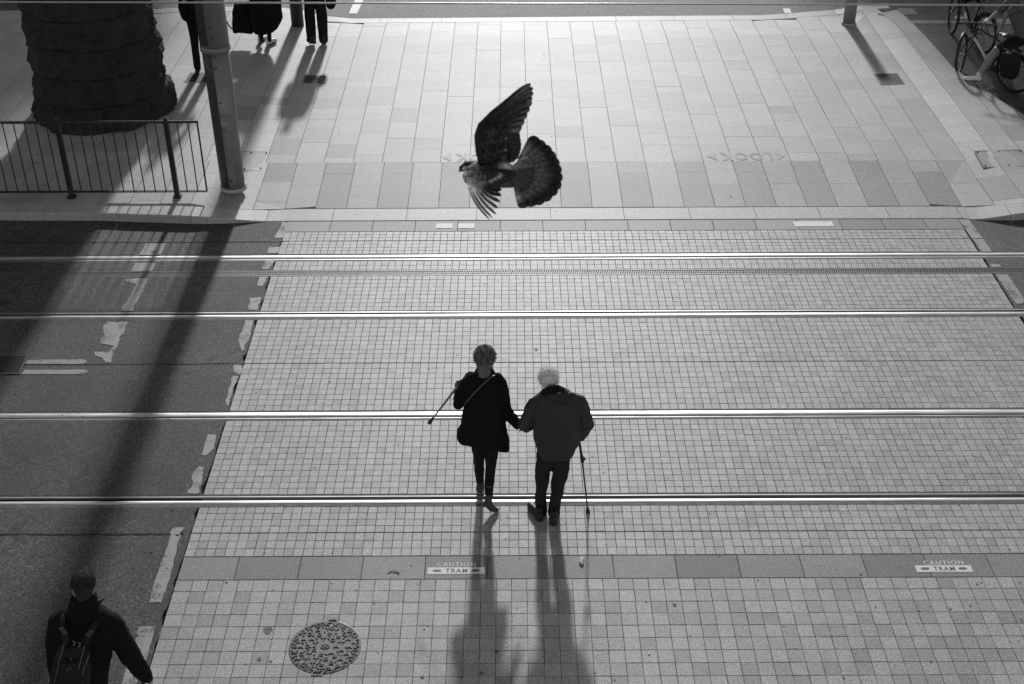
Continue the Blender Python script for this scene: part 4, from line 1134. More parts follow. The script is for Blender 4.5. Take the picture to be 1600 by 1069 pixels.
def backpacker():
    Yb = 7.2
    root = empty('person', (P(125, 1069, Yb).x, Yb, 0), 'short haired person in a black jacket wearing a backpack on the asphalt', 'person')
    p = lambda x, y, d=0.0: P(x, y, Yb + d)
    bx = P(125, 1069, Yb).x
    J = dict(pel=Vector((bx + .02, Yb, .98)), chest=p(130, 1000), neck=p(131, 950), head=p(131, 919, .03), shL=p(93, 972), shR=p(172, 974), elL=p(88, 1028, .02), elR=p(203, 1026, .02), wrL=p(92, 1082, .1), wrR=p(230, 1057, .1),
             hdR=p(243, 1072, .14), hipL=Vector((bx - .07, Yb, .95)), hipR=Vector((bx + .11, Yb, .95)), knL=Vector((bx - .08, Yb + .12, .52)), knR=Vector((bx + .12, Yb - .02, .50)), anL=Vector((bx - .08, Yb + .22, .09)), anR=Vector((bx + .12, Yb - .18, .12)))
    R, q = body(root, J, M['skin'], fv=(.28, .96), curl=.6, vox=.008)
    c = MB()
    rows(c, [(950, 108, 155, .09), (958, 94, 168, .11), (970, 86, 178, .13), (985, 82, 180, .15), (1010, 82, 178, .16), (1040, 86, 172, .165), (1080, 90, 168, .165), (1125, 92, 168, .16), (1140, 94, 168, .158)], Yb)
    c.tube([p(104, 962), p(91, 972), p(85, 1000), p(88, 1028, .02), p(92, 1075, .1)], [.065, .078, .075, .07, .055], 14)
    c.tube([p(160, 962), p(175, 974), p(190, 1000, .01), p(203, 1026, .03), p(218, 1046, .06), p(228, 1056, .09)], [.065, .08, .085, .085, .075, .06], 14)
    c.fuse('jacket', M['coat_b'], root, .007, 3, .018, 7, .007, 19, 3)
    k = MB(); rows(k, [(929, 112, 150, .08, -.01), (937, 109, 151, .088, .0), (945, 107, 153, .09), (956, 103, 158, .095)], Yb); k.tube([p(150, 946, .0), p(157, 940, .03), p(163.5, 935.5, .05)], [.02, .014, .006], 10, flat=.6)
    k.fuse('collar', M['coat_b'], root, .006, 4, .005, 12)
    n_ = MB(); n_.tube([p(131, 946, .0), p(131, 928, .02)], [.05, .05], 14); n_.fuse('neck_skin', M['skin'], root, .008, 2)
    h = MB(); hc = p(130, 910.5, .025); h.ell(hc, (.084, .104, .09)); h.tube([hc, p(130.5, 922, -.02), p(130.5, 929, -.025)], [.08, .072, .062], 14)
    h.fuse('hair', M['hair_b'], root, .005, 3, .006, 25, .004, 110)
    strands(root, hc, (.086, .106, .092), 2600, .011, M['hair_b'], 23, .0010, 0, lambda d: not (d.y > .7 and d.z < .3) and d.z > -.6, .8)
    t = MB()
    for s_ in 'LR': t.tube([J['pel'], J['hip' + s_], J['kn' + s_], J['an' + s_]], [.11, .095, .068, .055], 14)
    t.fuse('trousers', M['trous'], root, .009, 4, .01, 10, 0, 1, 2)
    for s_ in 'LR':
        a = J['an' + s_]; shoe(root, Vector((a.x, a.y - .06, .0)), Vector((a.x + (.02 if s_ == 'R' else -.03), a.y + .22, 0)), M['shoe_b'])
    # backpack
    r2 = empty('backpack', p(112, 1060, -.25), 'black laptop backpack with grey strap patches on the bottom corner man', 'backpack')
    bp = lambda x, y, d: P(x, y, Yb + d)
    b = MB(); sh = .0
    top = bp(116, 1005, -.16); bot = bp(105, 1110, -.2)
    L = (bot - top).length
    b.loft([(bot, .14, .09), (bot.lerp(top, .2), .155, .12), (bot.lerp(top, .6), .15, .12), (bot.lerp(top, .88), .125, .10), (top, .08, .06)], 24, 3.2)
    b.fuse('main_body', M['nylon'], r2, .008, 5, .006, 8, .002, 40)
    f = MB(); f.loft([(bp(107, 1108, -.31), .10, .04), (bp(110, 1060, -.31), .105, .05), (bp(113, 1032, -.28), .08, .04)], 20, 3); f.fuse('front_pocket', M['nylon'], r2, .008, 4)
    for (a1, a2) in (((97, 965), (103, 1004)), ((152, 969), (133, 1003))):
        MB().tube([bp(a1[0], a1[1], -.07), bp((a1[0] + a2[0]) / 2, (a1[1] + a2[1]) / 2, -.165), bp(a2[0], a2[1], -.20)], .026, 8, True, flat=.35, up=(0, -1, 0)).build('shoulder_strap', M['nylon'], r2, True)
    for (x, y, rz) in ((99, 987, -.35), (140, 990, .75)):
        c0 = bp(x, y, -.195); u = Vector((sin(rz), 0, cos(rz))); v = Vector((cos(rz), 0, -sin(rz)))
        vs = [c0 + u * a + v * b_ + Vector((0, d, 0)) for d in (0, .008) for a, b_ in ((-.035, -.017), (.035, -.017), (.035, .017), (-.035, .017))]
        mk('strap_patch', vs, [[0, 1, 2, 3][::-1], [4, 5, 6, 7], [0, 1, 5, 4], [1, 2, 6, 5], [2, 3, 7, 6], [3, 0, 4, 7]], M['patch'], r2)
    for pts in (((100.5, 1006), (93, 1030), (85, 1069)), ((132, 1010), (124, 1040), (115, 1072)), ((139, 1024), (131, 1045), (124, 1072))):
        MB().tube([bp(x, y, -.325 + .04 * (i == 0)) for i, (x, y) in enumerate(pts)], .0028, 6).build('piping', M['reflect'], r2)
    for x, y in ((115, 1004), (123.5, 1006)):
        MB().tube([bp(x - 1, y - 2, -.27), bp(x + 1.6, y - 1, -.29), bp(x + 1.4, y + 3, -.29), bp(x - .6, y + 5, -.28)], .005, 8).build('grab_loop', M['reflect'], r2)
    for x, y in ((110, 1029), (109, 1043), (104, 1046)): MB().tube([bp(x, y, -.335), bp(x + 1.5, y + 2.5, -.335)], .004, 6).build('zip_pull', M['reflect'], r2)
backpacker()

def standing(base, H, fv, label, x_off=0.0, mats=('coat_b', 'trous', 'shoe_b'), skirt=None, legw=.07, stance=.09, group=None, coat_hem=.82, rx=.21, skip_shoes=False, sole='sole', hair='hair_b'):
    root = empty('person', base, label, 'person', group)
    k = H / 1.75; fv = Vector((fv[0], fv[1], 0)).normalized(); r = fv.cross(Vector((0, 0, 1)))
    q = lambda a, b, z: base + r * a * k + fv * b * k + Vector((0, 0, z * k))
    J = dict(pel=q(0, 0, .96), chest=q(0, 0, 1.3), neck=q(0, 0, 1.49), head=q(0, .02, 1.62), shL=q(-.17, 0, 1.42), shR=q(.17, 0, 1.42), elL=q(-.24, -.02, 1.13), elR=q(.24, -.02, 1.13), wrL=q(-.23, .12, .92), wrR=q(.23, .12, .92),
             hipL=q(-.09, 0, .93), hipR=q(.09, 0, .93), knL=q(-stance, .02, .5), knR=q(stance, .02, .5), anL=q(-stance, -.02, .09), anR=q(stance, -.02, .09))
    body(root, J, M['skin'], vox=.012, fv=(fv.x, fv.y))
    c = MB(); 
    ax = abs(r.x) > .6
    E = lambda z, a, b: (base + Vector((0, 0, z * k)), a if ax else b, b if ax else a)
    c.loft([E(coat_hem, rx, .15), E(1.0, rx * .93, .14), E(1.2, rx * .86, .125), E(1.38, rx * .9, .12), E(1.46, .13, .09), E(1.5, .07, .07)], 24, 2.3)
    for s_ in 'LR': c.tube([J['sh' + s_], J['el' + s_], J['wr' + s_]], [.065, .055, .045], 12)
    c.fuse('coat', M[mats[0]], root, .011, 6, .015, 7)
    h = MB(); h.ell(J['head'] + Vector((0, 0, .025)) - fv * .015, (.085, .085, .09)); h.fuse('hair', M[hair], root, .01, 2, .006, 30)
    t = MB()
    for s_ in 'LR': t.tube([J['pel'], J['hip' + s_], J['kn' + s_], J['an' + s_]], [.1, .09, legw, legw * .86], 12)
    t.fuse('trousers', M[mats[1]], root, .01, 4, .008, 9)
    return root, J, q
# skirted woman with a white rimmed bag, seen up to the hip
b0 = G(416, 70, .12)
rt, J, q = standing(b0, 1.68, (.35, -.94) if False else (0, 1), 'person in a flared black skirt and white shoes next to the thick tram pole', legw=.045, stance=.075, group='bystanders waiting at the far side', rx=.22)
sk = MB(); Yw = b0.y
sk.loft([(P(411, 51, Yw), .17, .16), (P(414, 44, Yw), .235, .19), ((P(416, 28, Yw)), .30, .21), (P(416, 10, Yw), .28, .2), (P(416, -20, Yw), .23, .17), (P(416, -70, Yw), .18, .14)], 30, 2.1)
sk.fuse('skirt', M['coat_b'], rt, .01, 5, .03, 6)
for (hx, hy, tx, ty) in ((405, 67.5, 414, 60), (417, 71, 432, 64)):
    shoe(rt, G(hx, hy, .125), G(tx, ty, .125), M['shoe_w'])
bg_ = empty('shopping_bag', P(379, 40, Yw + .1), 'bulky black bag with a white rim hanging between the tram pole and the skirted woman', 'bag')
m = MB(); m.loft([(P(381, 50, Yw + .1), .19, .10), (P(380, 34, Yw + .1), .20, .12), (P(379, 18, Yw + .1), .17, .11), (P(379, 4, Yw + .1), .16, .10)], 22, 3); m.fuse('bag_body', M['coat_b'], bg_, .01, 4, .02, 9)
MB().tube([P(365, 3.5, Yw - .01), P(389, 3.5, Yw - .01)], .03, 10, flat=.8).build('white_rim', M['litter'], bg_, True)
MB().tube([P(349, 18, Yw + .12), P(352, 30, Yw + .11), P(358, 41, Yw + .1), (P(364, 46, Yw + .1)), P(372, 46, Yw + .06)], .014, 8).build('loop_strap', M['black'], bg_, True)
# standing man
b0 = GB(497, 69)
rt, J, q = standing(b0, 1.76, (0, 1), 'person standing in black trousers beside the dark lamp post', legw=.10, stance=.108, group='bystanders waiting at the far side', coat_hem=.86, rx=.24)
shoe(rt, G(493, 69, .125), G(480, 64, .125), M['shoe_b']); shoe(rt, G(505, 68.5, .125), G(508, 58, .125), M['shoe_b'])
hb = empty('handbag', P(519, 6, b0.y), 'dark rounded bag at the right hip of the standing man', 'bag'); m = MB(); m.ell(P(517, 4, b0.y), (.10, .08, .13)); m.fuse('bag_body', M['coat_b'], hb, .01, 2, .015, 12)
# person mostly hidden by the thick pole
b0 = G(319, 112, .12)
rt, J, q = standing(b0, 1.75, (0, 1), 'person almost hidden behind the thick tram pole, one dark trouser leg showing', legw=.07, stance=.10, group='bystanders waiting at the far side', rx=.15)
for s_ in (-1, 1): shoe(rt, b0 + Vector((s_ * .1, -.06, .004)), b0 + Vector((s_ * .13, .2, .004)), M['shoe_b'])
hb = empty('holdall', P(287, 18, b0.y), 'dark oval bag with a pale top carried left of the thick tram pole', 'bag'); m = MB(); m.ell(P(288, 16, b0.y), (.09, .09, .19)); m.fuse('bag_body', M['coat_b'], hb, .01, 2, .01, 10)
MB().ell(P(287, 3, b0.y - .06), (.035, .03, .03)).build('pale_clasp', M['litter'], hb, True)

# ------------------------------------------------------------------ bicycles and riders
def bicycle(R0, F0, lean, steer, label, light, pannier):
    e1 = (F0 - R0); e1.z = 0; e1.normalize(); sd_ = Vector((e1.y, -e1.x, 0)); up = (Vector((0, 0, 1)) + sd_ * lean).normalized()
    side = up.cross(e1) * -1
    root = empty('bicycle', (R0 + F0) / 2, label, 'bicycle', 'bicycles waiting at the far corner')
    O = R0.copy(); WB = 1.08
    L = lambda x, y, z: O + e1 * x + side * y + up * z
    def wheel(c, ax, upv):
        f = ax.cross(upv).normalized(); n = 36; w_ = MB()
        def ringpts(r): return [c + (f * cos(2 * pi * k / n) + upv * sin(2 * pi * k / n)) * r for k in range(n + 1)]
        hubm = MB(); hubm.tube([c - ax * .045, c + ax * .045], .02, 10); hb_ = hubm.build('wheel', M['chrome'], root, True)
        ty = MB(); ty.tube(ringpts(.335), .021, 8, False); o = ty.build('tyre', M['tyre'], None, True); o.parent = hb_
        rm = MB(); rm.tube(ringpts(.312), .011, 8, False); o = rm.build('rim', M['frame_d'], None, True); o.parent = hb_
        sp = MB()
        for k in range(20):
            a = 2 * pi * k / 20; b_ = a + (.45 if k % 2 else -.45)
            sp.tube([c + ax * (.03 if k % 4 < 2 else -.03) + (f * cos(b_) + upv * sin(b_)) * .02, c + (f * cos(a) + upv * sin(a)) * .31], .0022, 5, False)
        o = sp.build('spokes', M['chrome'], None); o.parent = hb_
    # children of a mesh wheel keep world coordinates: undo the root shift once
    wheel(L(0, 0, .355), side, up)
    st = Matrix.Rotation(steer, 3, up); fs_ = st @ side; ff = st @ e1
    wheel(L(WB, 0, .355), fs_, up)
    T = lambda a, b_, r, nm, mt: MB().tube([L(*a), L(*b_)], r, 10).build(nm, M[mt], root, True)
    fr = MB()
    hd, hb_, bb, stp = (.80, 0, .93), (.85, 0, .74), (.44, 0, .30), (.30, 0, .82)
    for a, b_, r in ((stp, hd, .017), (bb, stp, .017)): fr.tube([L(*a), L(*b_)], r, 10)
    for s_ in (-.06, .06):
        fr.tube([L(0, s_, .355), L(.42, s_ * .5, .30)], .010, 8); fr.tube([L(0, s_, .355), L(.30, s_ * .3, .80)], .009, 8)
    fr.tube([L(*hb_), L(*hd)], .022, 10); fr.build('frame', M['frame_d'], root, True)
    MB().tube([L(*bb), L(*hb_)], .024, 10).build('down_tube', M[light], root, True)
    fk = MB(); ax_ = L(*hb_); 
    for s_ in (-.055, .055): fk.tube([ax_ + fs_ * s_, L(WB, 0, .355) + fs_ * s_], .012, 8)
    fk.tube([ax_ - fs_ * .055, ax_ + fs_ * .055], .013, 8); fk.tube([ax_, L(.78, 0, 1.0)], .014, 8); fk.build('fork', M['frame_d'], root, True)
    hbp = L(.78, 0, 1.02); hm = MB(); hm.tube([hbp - fs_ * .3 - ff * .06, hbp - fs_ * .1, hbp + fs_ * .1, hbp + fs_ * .3 - ff * .06], .012, 8); hm.build('handlebar', M['black'], root, True)
    for s_ in (-1, 1): MB().tube([hbp + fs_ * s_ * .2, hbp + fs_ * s_ * .3 - ff * .06], .018, 8).build('grip', M['tyre'], root, True)
    sm = MB(); sm.ell(L(.20, 0, .97), (.09, .09, .03)); sm.tube([L(.20, 0, .98), L(.38, 0, .97)], [.06, .022], 10, flat=.5); sm.fuse('saddle', M['black'], root, .008, 3)
    MB().tube([L(*stp), L(.26, 0, .95)], .014, 8).build('seat_post', M['chrome'], root, True)
    cr = MB(); c = L(*bb); cr.tube([c + side * .05, c + side * .055], .09, 22, False); cr.build('chainring', M['chrome'], root, True)
    for s_ in (-1, 1):
        e_ = c + side * .08 * s_ + e1 * .12 * s_ + up * -.11 * s_
        MB().tube([c + side * .07 * s_, e_], .011, 8).build('crank', M['black'], root, True); MB().box(e_ + side * .05 * s_, (.10, .09, .02), atan2(e1.y, e1.x)).build('pedal', M['black'], root)
    gd = MB(); gp = [L(0, 0, .355) + (e1 * cos(a) + up * sin(a)) * .375 for a in [radians(k) for k in range(20, 175, 14)]]; gd.tube(gp, .026, 8, flat=.35); gd.build('mudguard', M['black'], root, True)
    cw = L(WB, 0, .355); gd = MB(); gd.tube([cw + (ff * cos(a) + up * sin(a)) * .375 for a in [radians(k) for k in range(60, 200, 14)]], .026, 8, flat=.35); gd.build('mudguard', M['black'], root, True)
    if pannier:
        rk = MB(); rk.tube([L(-.2, -.06, .76), L(.2, -.06, .76)], .006, 6); rk.tube([L(-.2, .06, .76), L(.2, .06, .76)], .006, 6); rk.tube([L(-.15, .06, .76), L(0, .07, .36)], .006, 6); rk.tube([L(-.15, -.06, .76), L(0, -.07, .36)], .006, 6); rk.build('rack', M['black'], root, True)
        r2 = empty('pannier_bag', L(-.05, pannier * .14, .55), 'black pannier bag slung on the rear rack of the white tubed bicycle', 'bag')
        pm = MB(); c0 = L(-.04, pannier * .17, .56); vs = []
        for zz, hw in ((-.19, .12), (-.12, .15), (.1, .16), (.2, .15)):
            for a_, b_ in ((-1, -.06), (-.8, -.075), (.8, -.075), (1, -.06), (1, .06), (.8, .075), (-.8, .075), (-1, .06)):
                vs.append(c0 + e1 * a_ * hw + side * b_ + up * zz)
        pm.add(vs, [[r_ * 8 + q_, r_ * 8 + (q_ + 1) % 8, (r_ + 1) * 8 + (q_ + 1) % 8, (r_ + 1) * 8 + q_] for r_ in range(3) for q_ in range(8)] + [list(range(8))[::-1], list(range(24, 32))])
        pm.fuse('bag_body', M['nylon'], r2, .008, 3, .012, 10); MB().tube([L(-.14, pannier * .08, .82), L(-.02, pannier * .08, .86), L(.1, pannier * .08, .82)], .03, 8).build('top_roll', M['nylon'], r2, True)
    return L, root
gz = -.02
FA = G(1500, 114, gz); RA0 = G(1586, 146, gz); d_ = (RA0 - FA).normalized(); RA = FA + d_ * 1.08
LA, ra = bicycle(RA, FA, -.16, radians(-64), 'bicycle with a white tube and rear pannier, front wheel turned to the kerb', 'frame_w', -1)
FB = G(1485, 52, gz); RB0 = G(1529, 80, gz); RB = FB + (RB0 - FB).normalized() * 1.08
LB, rb = bicycle(RB, FB, 0, radians(-18), 'darker bicycle standing behind the one with the pannier', 'frame_d', 0)
# near rider
def rider_a():
    ft = G(1522, 127, .10); Y = ft.y
    root = empty('person', ft, 'cyclist in a grey tshirt and dark shorts, one white shoe on the kerb', 'person', 'cyclists waiting at the far corner')
    kn = P(1556, 80, Y + .05); an = ft + Vector((.07, 0.02, .10)); hip = P(1592, 62, Y + .18)
    e1 = (FA - RA).normalized()
    pel = hip + Vector((.1, .06, .05)); chest = pel + Vector((-.16, .08, .42)); neck = chest + Vector((-.10, .03, .20)); hd_ = neck + Vector((-.05, .01, .14))
    J = dict(pel=pel, chest=chest, neck=neck, head=hd_, shL=chest + Vector((-.05, -.17, .10)), shR=chest + Vector((-.05, .17, .10)), elL=P(1572, 22, Y + .3), elR=chest + Vector((-.3, .2, -.15)), wrL=P(1565, 44, Y + .42), wrR=LA(.75, .25, 1.03),
             hdL=P(1558, 50, Y + .45), hipL=hip, hipR=hip + Vector((.08, .2, 0)), knL=kn, knR=hip + Vector((-.22, .28, -.38)), anL=an, anR=LA(.5, .1, .22))
    body(root, J, M['skin'], vox=.009, fv=(-1, .1), k=1.08, lk=1.3)
    s_ = MB(); s_.tube([hip, hip.lerp(kn, .5), hip.lerp(kn, .82)], [.12, .10, .09], 14); s_.tube([J['hipR'], J['hipR'].lerp(J['knR'], .8)], [.12, .09], 14); s_.tube([hip, pel, J['hipR']], [.12, .15, .12], 14); s_.fuse('shorts', M['trous'], root, .009, 4, .012, 10)
    t = MB(); t.tube([hip + Vector((.02, .05, .02)), pel + Vector((-.02, 0, .12)), chest, neck], [.15, .17, .18, .08], 18); t.tube([J['shL'], J['shL'].lerp(J['elL'], .65)], [.08, .07], 12); t.tube([J['shR'], J['shR'].lerp(J['elR'], .65)], [.08, .07], 12); t.tube([J['shL'], J['shR']], [.08, .08], 12)
    t.fuse('tshirt', M['shirt'], root, .009, 5, .02, 7)
    h = MB(); h.ell(hd_ + Vector((0, 0, .035)), (.1, .085, .085)); h.fuse('hair', M['hair_b'], root, .01, 2, .006, 30)
    shoe(root, ft + Vector((.11, .0, .004)), ft + Vector((-.18, .03, .004)), M['shoe_w'], k=1.25)
    sk_ = MB(); sk_.tube([an + Vector((0, 0, .0)), an.lerp(kn, .12)], [.045, .043], 12); sk_.fuse('sock', M['shoe_w'], root, .008, 2)
    shoe(root, LA(.42, .14, .17), LA(.68, .14, .19), M['shoe_w'])
rider_a()
def rider_b():
    ft = G(1503, 33, -.02 + .16)
    root = empty('person', ft, 'cyclist partly out of frame with a bare leg and pale shoe over the darker bicycle', 'person', 'cyclists waiting at the far corner')
    Y = ft.y; pel = LB(.28, 0, 1.06); e1 = (FB - RB).normalized(); chest = pel + e1 * .2 + Vector((0, 0, .42)); neck = chest + e1 * .1 + Vector((0, 0, .2)); sd_ = Vector((-e1.y, e1.x, 0))
    J = dict(pel=pel, chest=chest, neck=neck, head=neck + e1 * .05 + Vector((0, 0, .14)), shL=chest + sd_ * .17 + Vector((0, 0, .1)), shR=chest - sd_ * .17 + Vector((0, 0, .1)), elL=chest + sd_ * .24 + e1 * .2 - Vector((0, 0, .12)), elR=chest - sd_ * .24 + e1 * .2 - Vector((0, 0, .12)),
             wrL=LB(.72, -.25, 1.04), wrR=LB(.72, .25, 1.04), hipL=pel + sd_ * .1, hipR=pel - sd_ * .1, knL=P(1504, 0, Y), knR=pel - sd_ * .14 + e1 * .35 - Vector((0, 0, .3)), anL=P(1504, 27, Y), anR=pel - sd_ * .14 + e1 * .2 - Vector((0, 0, .72)))
    body(root, J, M['skin'], vox=.011, fv=(e1.x, e1.y), lk=1.0)
    s_ = MB()
    for k in 'LR': s_.tube([J['hip' + k], J['hip' + k].lerp(J['kn' + k], .8)], [.12, .09], 12)
    s_.tube([J['hipL'], J['hipR']], .13, 12); s_.fuse('shorts', M['trous'], root, .011, 4, .01, 10)
    t = MB(); t.tube([pel, chest, neck], [.15, .17, .08], 16)
    for k in 'LR': t.tube([J['sh' + k], J['el' + k], J['wr' + k].lerp(J['el' + k], .2)], [.08, .06, .05], 12)
    t.fuse('sweater', M['coat_b'], root, .011, 5, .02, 7)
    h = MB(); h.ell(J['head'] + Vector((0, 0, .03)), (.085, .085, .09)); h.fuse('hair', M['hair_b'], root, .01, 2)
    shoe(root, P(1510, 31, Y), P(1491, 31, Y), M['shoe_w']); shoe(root, LB(.36, .12, .20), LB(.6, .12, .22), M['shoe_w'])
rider_b()

# ------------------------------------------------------------------ pigeon
def pigeon():
    Z0 = 4.35; pxm = Z0 / F
    root = empty('pigeon', D(782, 270, Z0), 'dark flying pigeon with fanned tail and one raised wing high above the crossing', 'pigeon')
    view = (RC @ Vector((0, 0, -1)))
    def proj(v):
        q = RC.inverted() @ (v - Vector((0, 0, CH))); return 800 + F * q.x / -q.z, 534.5 - F * q.y / -q.z
    def feather(name, b, t, w0, w1, d0, d1, tone, bow=0.0, rnd_=.25, ns=12, asym=.5, lay=0.0):
        b2, t2 = Vector(b), Vector(t); ax = t2 - b2; L = ax.length; ax.normalize(); nr = Vector((-ax.y, ax.x))
        vs = []; at = []
        for i in range(ns + 1):
            u = (1 - (1 - i / ns) ** 1.9) if rnd_ < .45 else i / ns; c = b2 + ax * L * u + nr * bow * sin(pi * u)
            w_ = (w0 + (w1 - w0) * min(1, u * 1.15))
            if u > 1 - rnd_:
                e = (u - (1 - rnd_)) / rnd_; w_ *= sqrt(max(0.0, 1 - e ** 2.2)) + .02
            dp = d0 + (d1 - d0) * u + lay
            for s_, camb in ((-1, .0022), (-.45, .0006), (0, 0), (.45, .0006), (1, .0022)):
                off = nr * s_ * w_ * (asym if s_ < 0 else 1 - asym) * 1.0
                p2 = c + off; vs.append(D(p2.x, p2.y, Z0 + dp + camb * (1 if s_ else -.3) + .0012 * s_))
                at.append(tone(u, s_))
        fs = []
        for i in range(ns):
            for k in range(4): fs.append([i * 5 + k, i * 5 + k + 1, (i + 1) * 5 + k + 1, (i + 1) * 5 + k])
        return vs, fs, at
    def add(name, *a, **k):
        vs, fs, at = feather(name, *a, **k); return mk(name, vs, fs, M['feather'], root, True, at)
    rnd = random.Random(4)
    # body
    m = MB()
    pts = [(722, 263.5, 5.5), (729, 259.5, 8.5), (740, 260, 9.5), (753, 264, 12), (768, 268, 17), (785, 273, 21), (800, 275, 19), (812, 274, 13), (822, 273, 7)]
    m.tube([D(x, y, Z0 + .01) for x, y, r in pts], [r * pxm for x, y, r in pts], 20)
    o = m.fuse('body', M['feather'], root, .003, 4, .0012, 60)
    tn = []
    for v in o.data.vertices:
        x, y = proj(v.co + Vector((0, 0, 0)))
        if x < 738: t = .05
        elif x < 762: t = .10
        elif x < 778: t = .14
        else:
            t = .14 + .8 * max(0, min(1, (x - 776) / 12)) * max(0, min(1, (279 - y + (x - 790) * .25) / 9)) * max(0, min(1, (826 - x) / 14))
        tn.append(t + .05 * noise.noise(v.co * 260))
    a = o.data.attributes.new('tone', 'FLOAT', 'POINT'); a.data.foreach_set('value', tn)
    b = MB(); b.tube([D(721.5, 264, Z0 + .008), D(719, 266.5, Z0 + .008), D(717, 268.5, Z0 + .008)], [.0055, .004, .0016], 8); b.build('beak', M['black'], root, True)
    MB().ell(D(725.5, 260, Z0 - .007), (.0028, .0028, .0028), None, 8, 6).build('eye', M['shoe_g'], root, True)
    # tail fan
    tips = [(840, 214), (851, 221.5), (861.5, 231), (869, 241.5), (874.5, 253), (878, 265), (879.5, 278), (877.5, 290.5), (871.5, 301), (862, 310.5), (850, 317), (837, 321), (822, 324.5)]
    def tt(u, s_):
        v = .09 + .2 * max(0, sin(pi * min(1, max(0, (u - .25) / .5)))) * (1.25 if s_ > 0 else .7)
        if u > .78: v = .02
        if abs(s_) == 1: v *= .55
        return v + rnd.uniform(-.015, .015)
    for i, (x, y) in enumerate(tips):
        k = i / (len(tips) - 1); bx, by = 806 - 3 * k, 262 + 20 * k
        add('tail_feather', (bx, by), (x, y), 4.0, 21, .0, .035 + .02 * sin(pi * k), tt, bow=2.5 * (k - .5), rnd_=.20, lay=-.0016 * i)
    # tail coverts
    for j in range(16):
        k = j / 15; a_ = radians(-58 + 135 * k); bx, by = 800, 262 + 18 * k
        tone = (.42 if k < .3 else .16)
        add('tail_covert', (bx, by), (bx + 12 + 24 * cos(a_), by + 22 * sin(a_)), 4, 8, -.012, .0, lambda u, s_, t=tone: t * (1 - .45 * u) + rnd.uniform(-.03, .03), rnd_=.5, ns=6, lay=-.022)
    # raised wing: primaries, secondaries
    dk = lambda lo, hi: (lambda u, s_: (lo + (hi - lo) * (1 if s_ > .3 else .2) * min(1, u * 1.2) * (1 if u < .9 else .4)) + rnd.uniform(-.008, .008))
    prim = [((760, 196), (829, 130.5), 4.5), ((761, 197), (832.5, 136.5), 5), ((761, 198), (833, 144), 5.5), ((762, 199), (831.5, 152), 6), ((762, 200), (823, 157), 6.5), ((762, 202), (831, 158.5), 6.5), ((762, 204), (827.5, 168), 7),
            ((761, 206), (823.5, 178), 7), ((760, 208), (819.5, 188), 7.5), ((758, 210), (815.5, 197.5), 7.5)]
    for i, (b_, t_, w_) in enumerate(prim):
        add('primary_feather', b_, t_, 6, w_ * 1.5 + 4, -.03, -.12 + .006 * i, dk(.03, .13), bow=-5 + .4 * i, rnd_=.22, asym=.42, lay=.0012 * i)
    sec = [(812.5, 206), (813, 213), (814, 219.5), (815, 226), (814.5, 232.5), (813, 238.5), (811, 244), (806, 248.5), (799, 251)]
    for i, t_ in enumerate(sec):
        add('secondary_feather', (755 + i * 1.6, 210 + i * 4.6), t_, 8, 15, -.03 + .003 * i, -.045 + .003 * i, dk(.025, .06), bow=-2, rnd_=.2, lay=.012)
    # wing arm and coverts
    m = MB(); m.tube([D(757, 252, Z0 - .005), D(750, 232, Z0 - .02), D(747, 212, Z0 - .03), D(752, 197, Z0 - .04), D(768, 178, Z0 - .07), D(795, 154, Z0 - .1), D(815, 139, Z0 - .115)], [.026, .019, .015, .015, .010, .006, .0035], 12, flat=.9)
    o = m.fuse('wing_arm', M['feather'], root, .003, 4, .001, 80); a = o.data.attributes.new('tone', 'FLOAT', 'POINT'); a.data.foreach_set('value', [.035 + .02 * noise.noise(v.co * 150) for v in o.data.vertices])
    co = MB(); at = []
    def covert(b_, t_, w_, d0, d1, tone):
        vs, fs, a_ = feather('c', b_, t_, w_ * .6, w_, d0, d1, tone, rnd_=.5, ns=5); n0 = len(co.v); co.add(vs, fs); co.a[n0:] = a_
    W = lambda u, v: (  # (u along the arm from the body to the wing tip, v across from leading to trailing edge)
        (1 - v) * (757 + (745 - 757) * min(1, u * 2) + max(0, u - .5) * 2 * 70) + v * (806 + (812 - 806) * min(1, u * 2) + max(0, u - .5) * 2 * 15),
        (1 - v) * (252 - 44 * min(1, u * 2) - max(0, u - .5) * 2 * 66) + v * (250 - 40 * min(1, u * 2) - max(0, u - .5) * 2 * 45))
    for r_, v in enumerate((.52, .42, .33, .25, .17, .10, .03)):
        n = 19
        for i in range(n):
            u = (i + .5 * (r_ % 2)) / n * (.62 if r_ < 2 else .68)
            b_ = W(u, v); t_ = W(u + .03, v + .20)
            lt = (rnd.uniform(.5, .95) if (r_ in (2, 3) and u > .30 and u < .56) or rnd.random() < .14 else rnd.uniform(0, .12))
            base_t = rnd.uniform(.01, .09)
            covert(b_, t_, 9, -.04 - .03 * max(0, u - .3), -.03 - .03 * max(0, u - .3), lambda q_, s_, l=lt, bt=base_t: bt + l * (1 if q_ > .75 and s_ <= 0 else .08))
    o = co.build('covert_feathers', M['feather'], root, True, True); o['kind'] = 'stuff'
    # lowered wing seen nearly edge on
    tips = [(766, 344, 2.0), (770.5, 341.5, 2.4), (776.5, 336, 3), (779, 326, 4), (782, 316, 5), (784, 306, 6), (784, 297, 7), (782, 289, 7)]
    for i, (x, y, w_) in enumerate(tips):
        add('primary_feather', (729 + i * 3.1, 281.5 + i * .2), (x, y), 3.5, w_ * 1.5 + 1, .0 - .02, .07 - .008 * i, (lambda u, s_, i=i: (.85 * max(0, 1 - u * 2.6) + .02 + (.30 if s_ < -.3 and u < .8 else 0) * (i < 6)) + rnd.uniform(-.01, .01)), bow=5.5 - .5 * i, rnd_=.5, lay=-.003 * i)
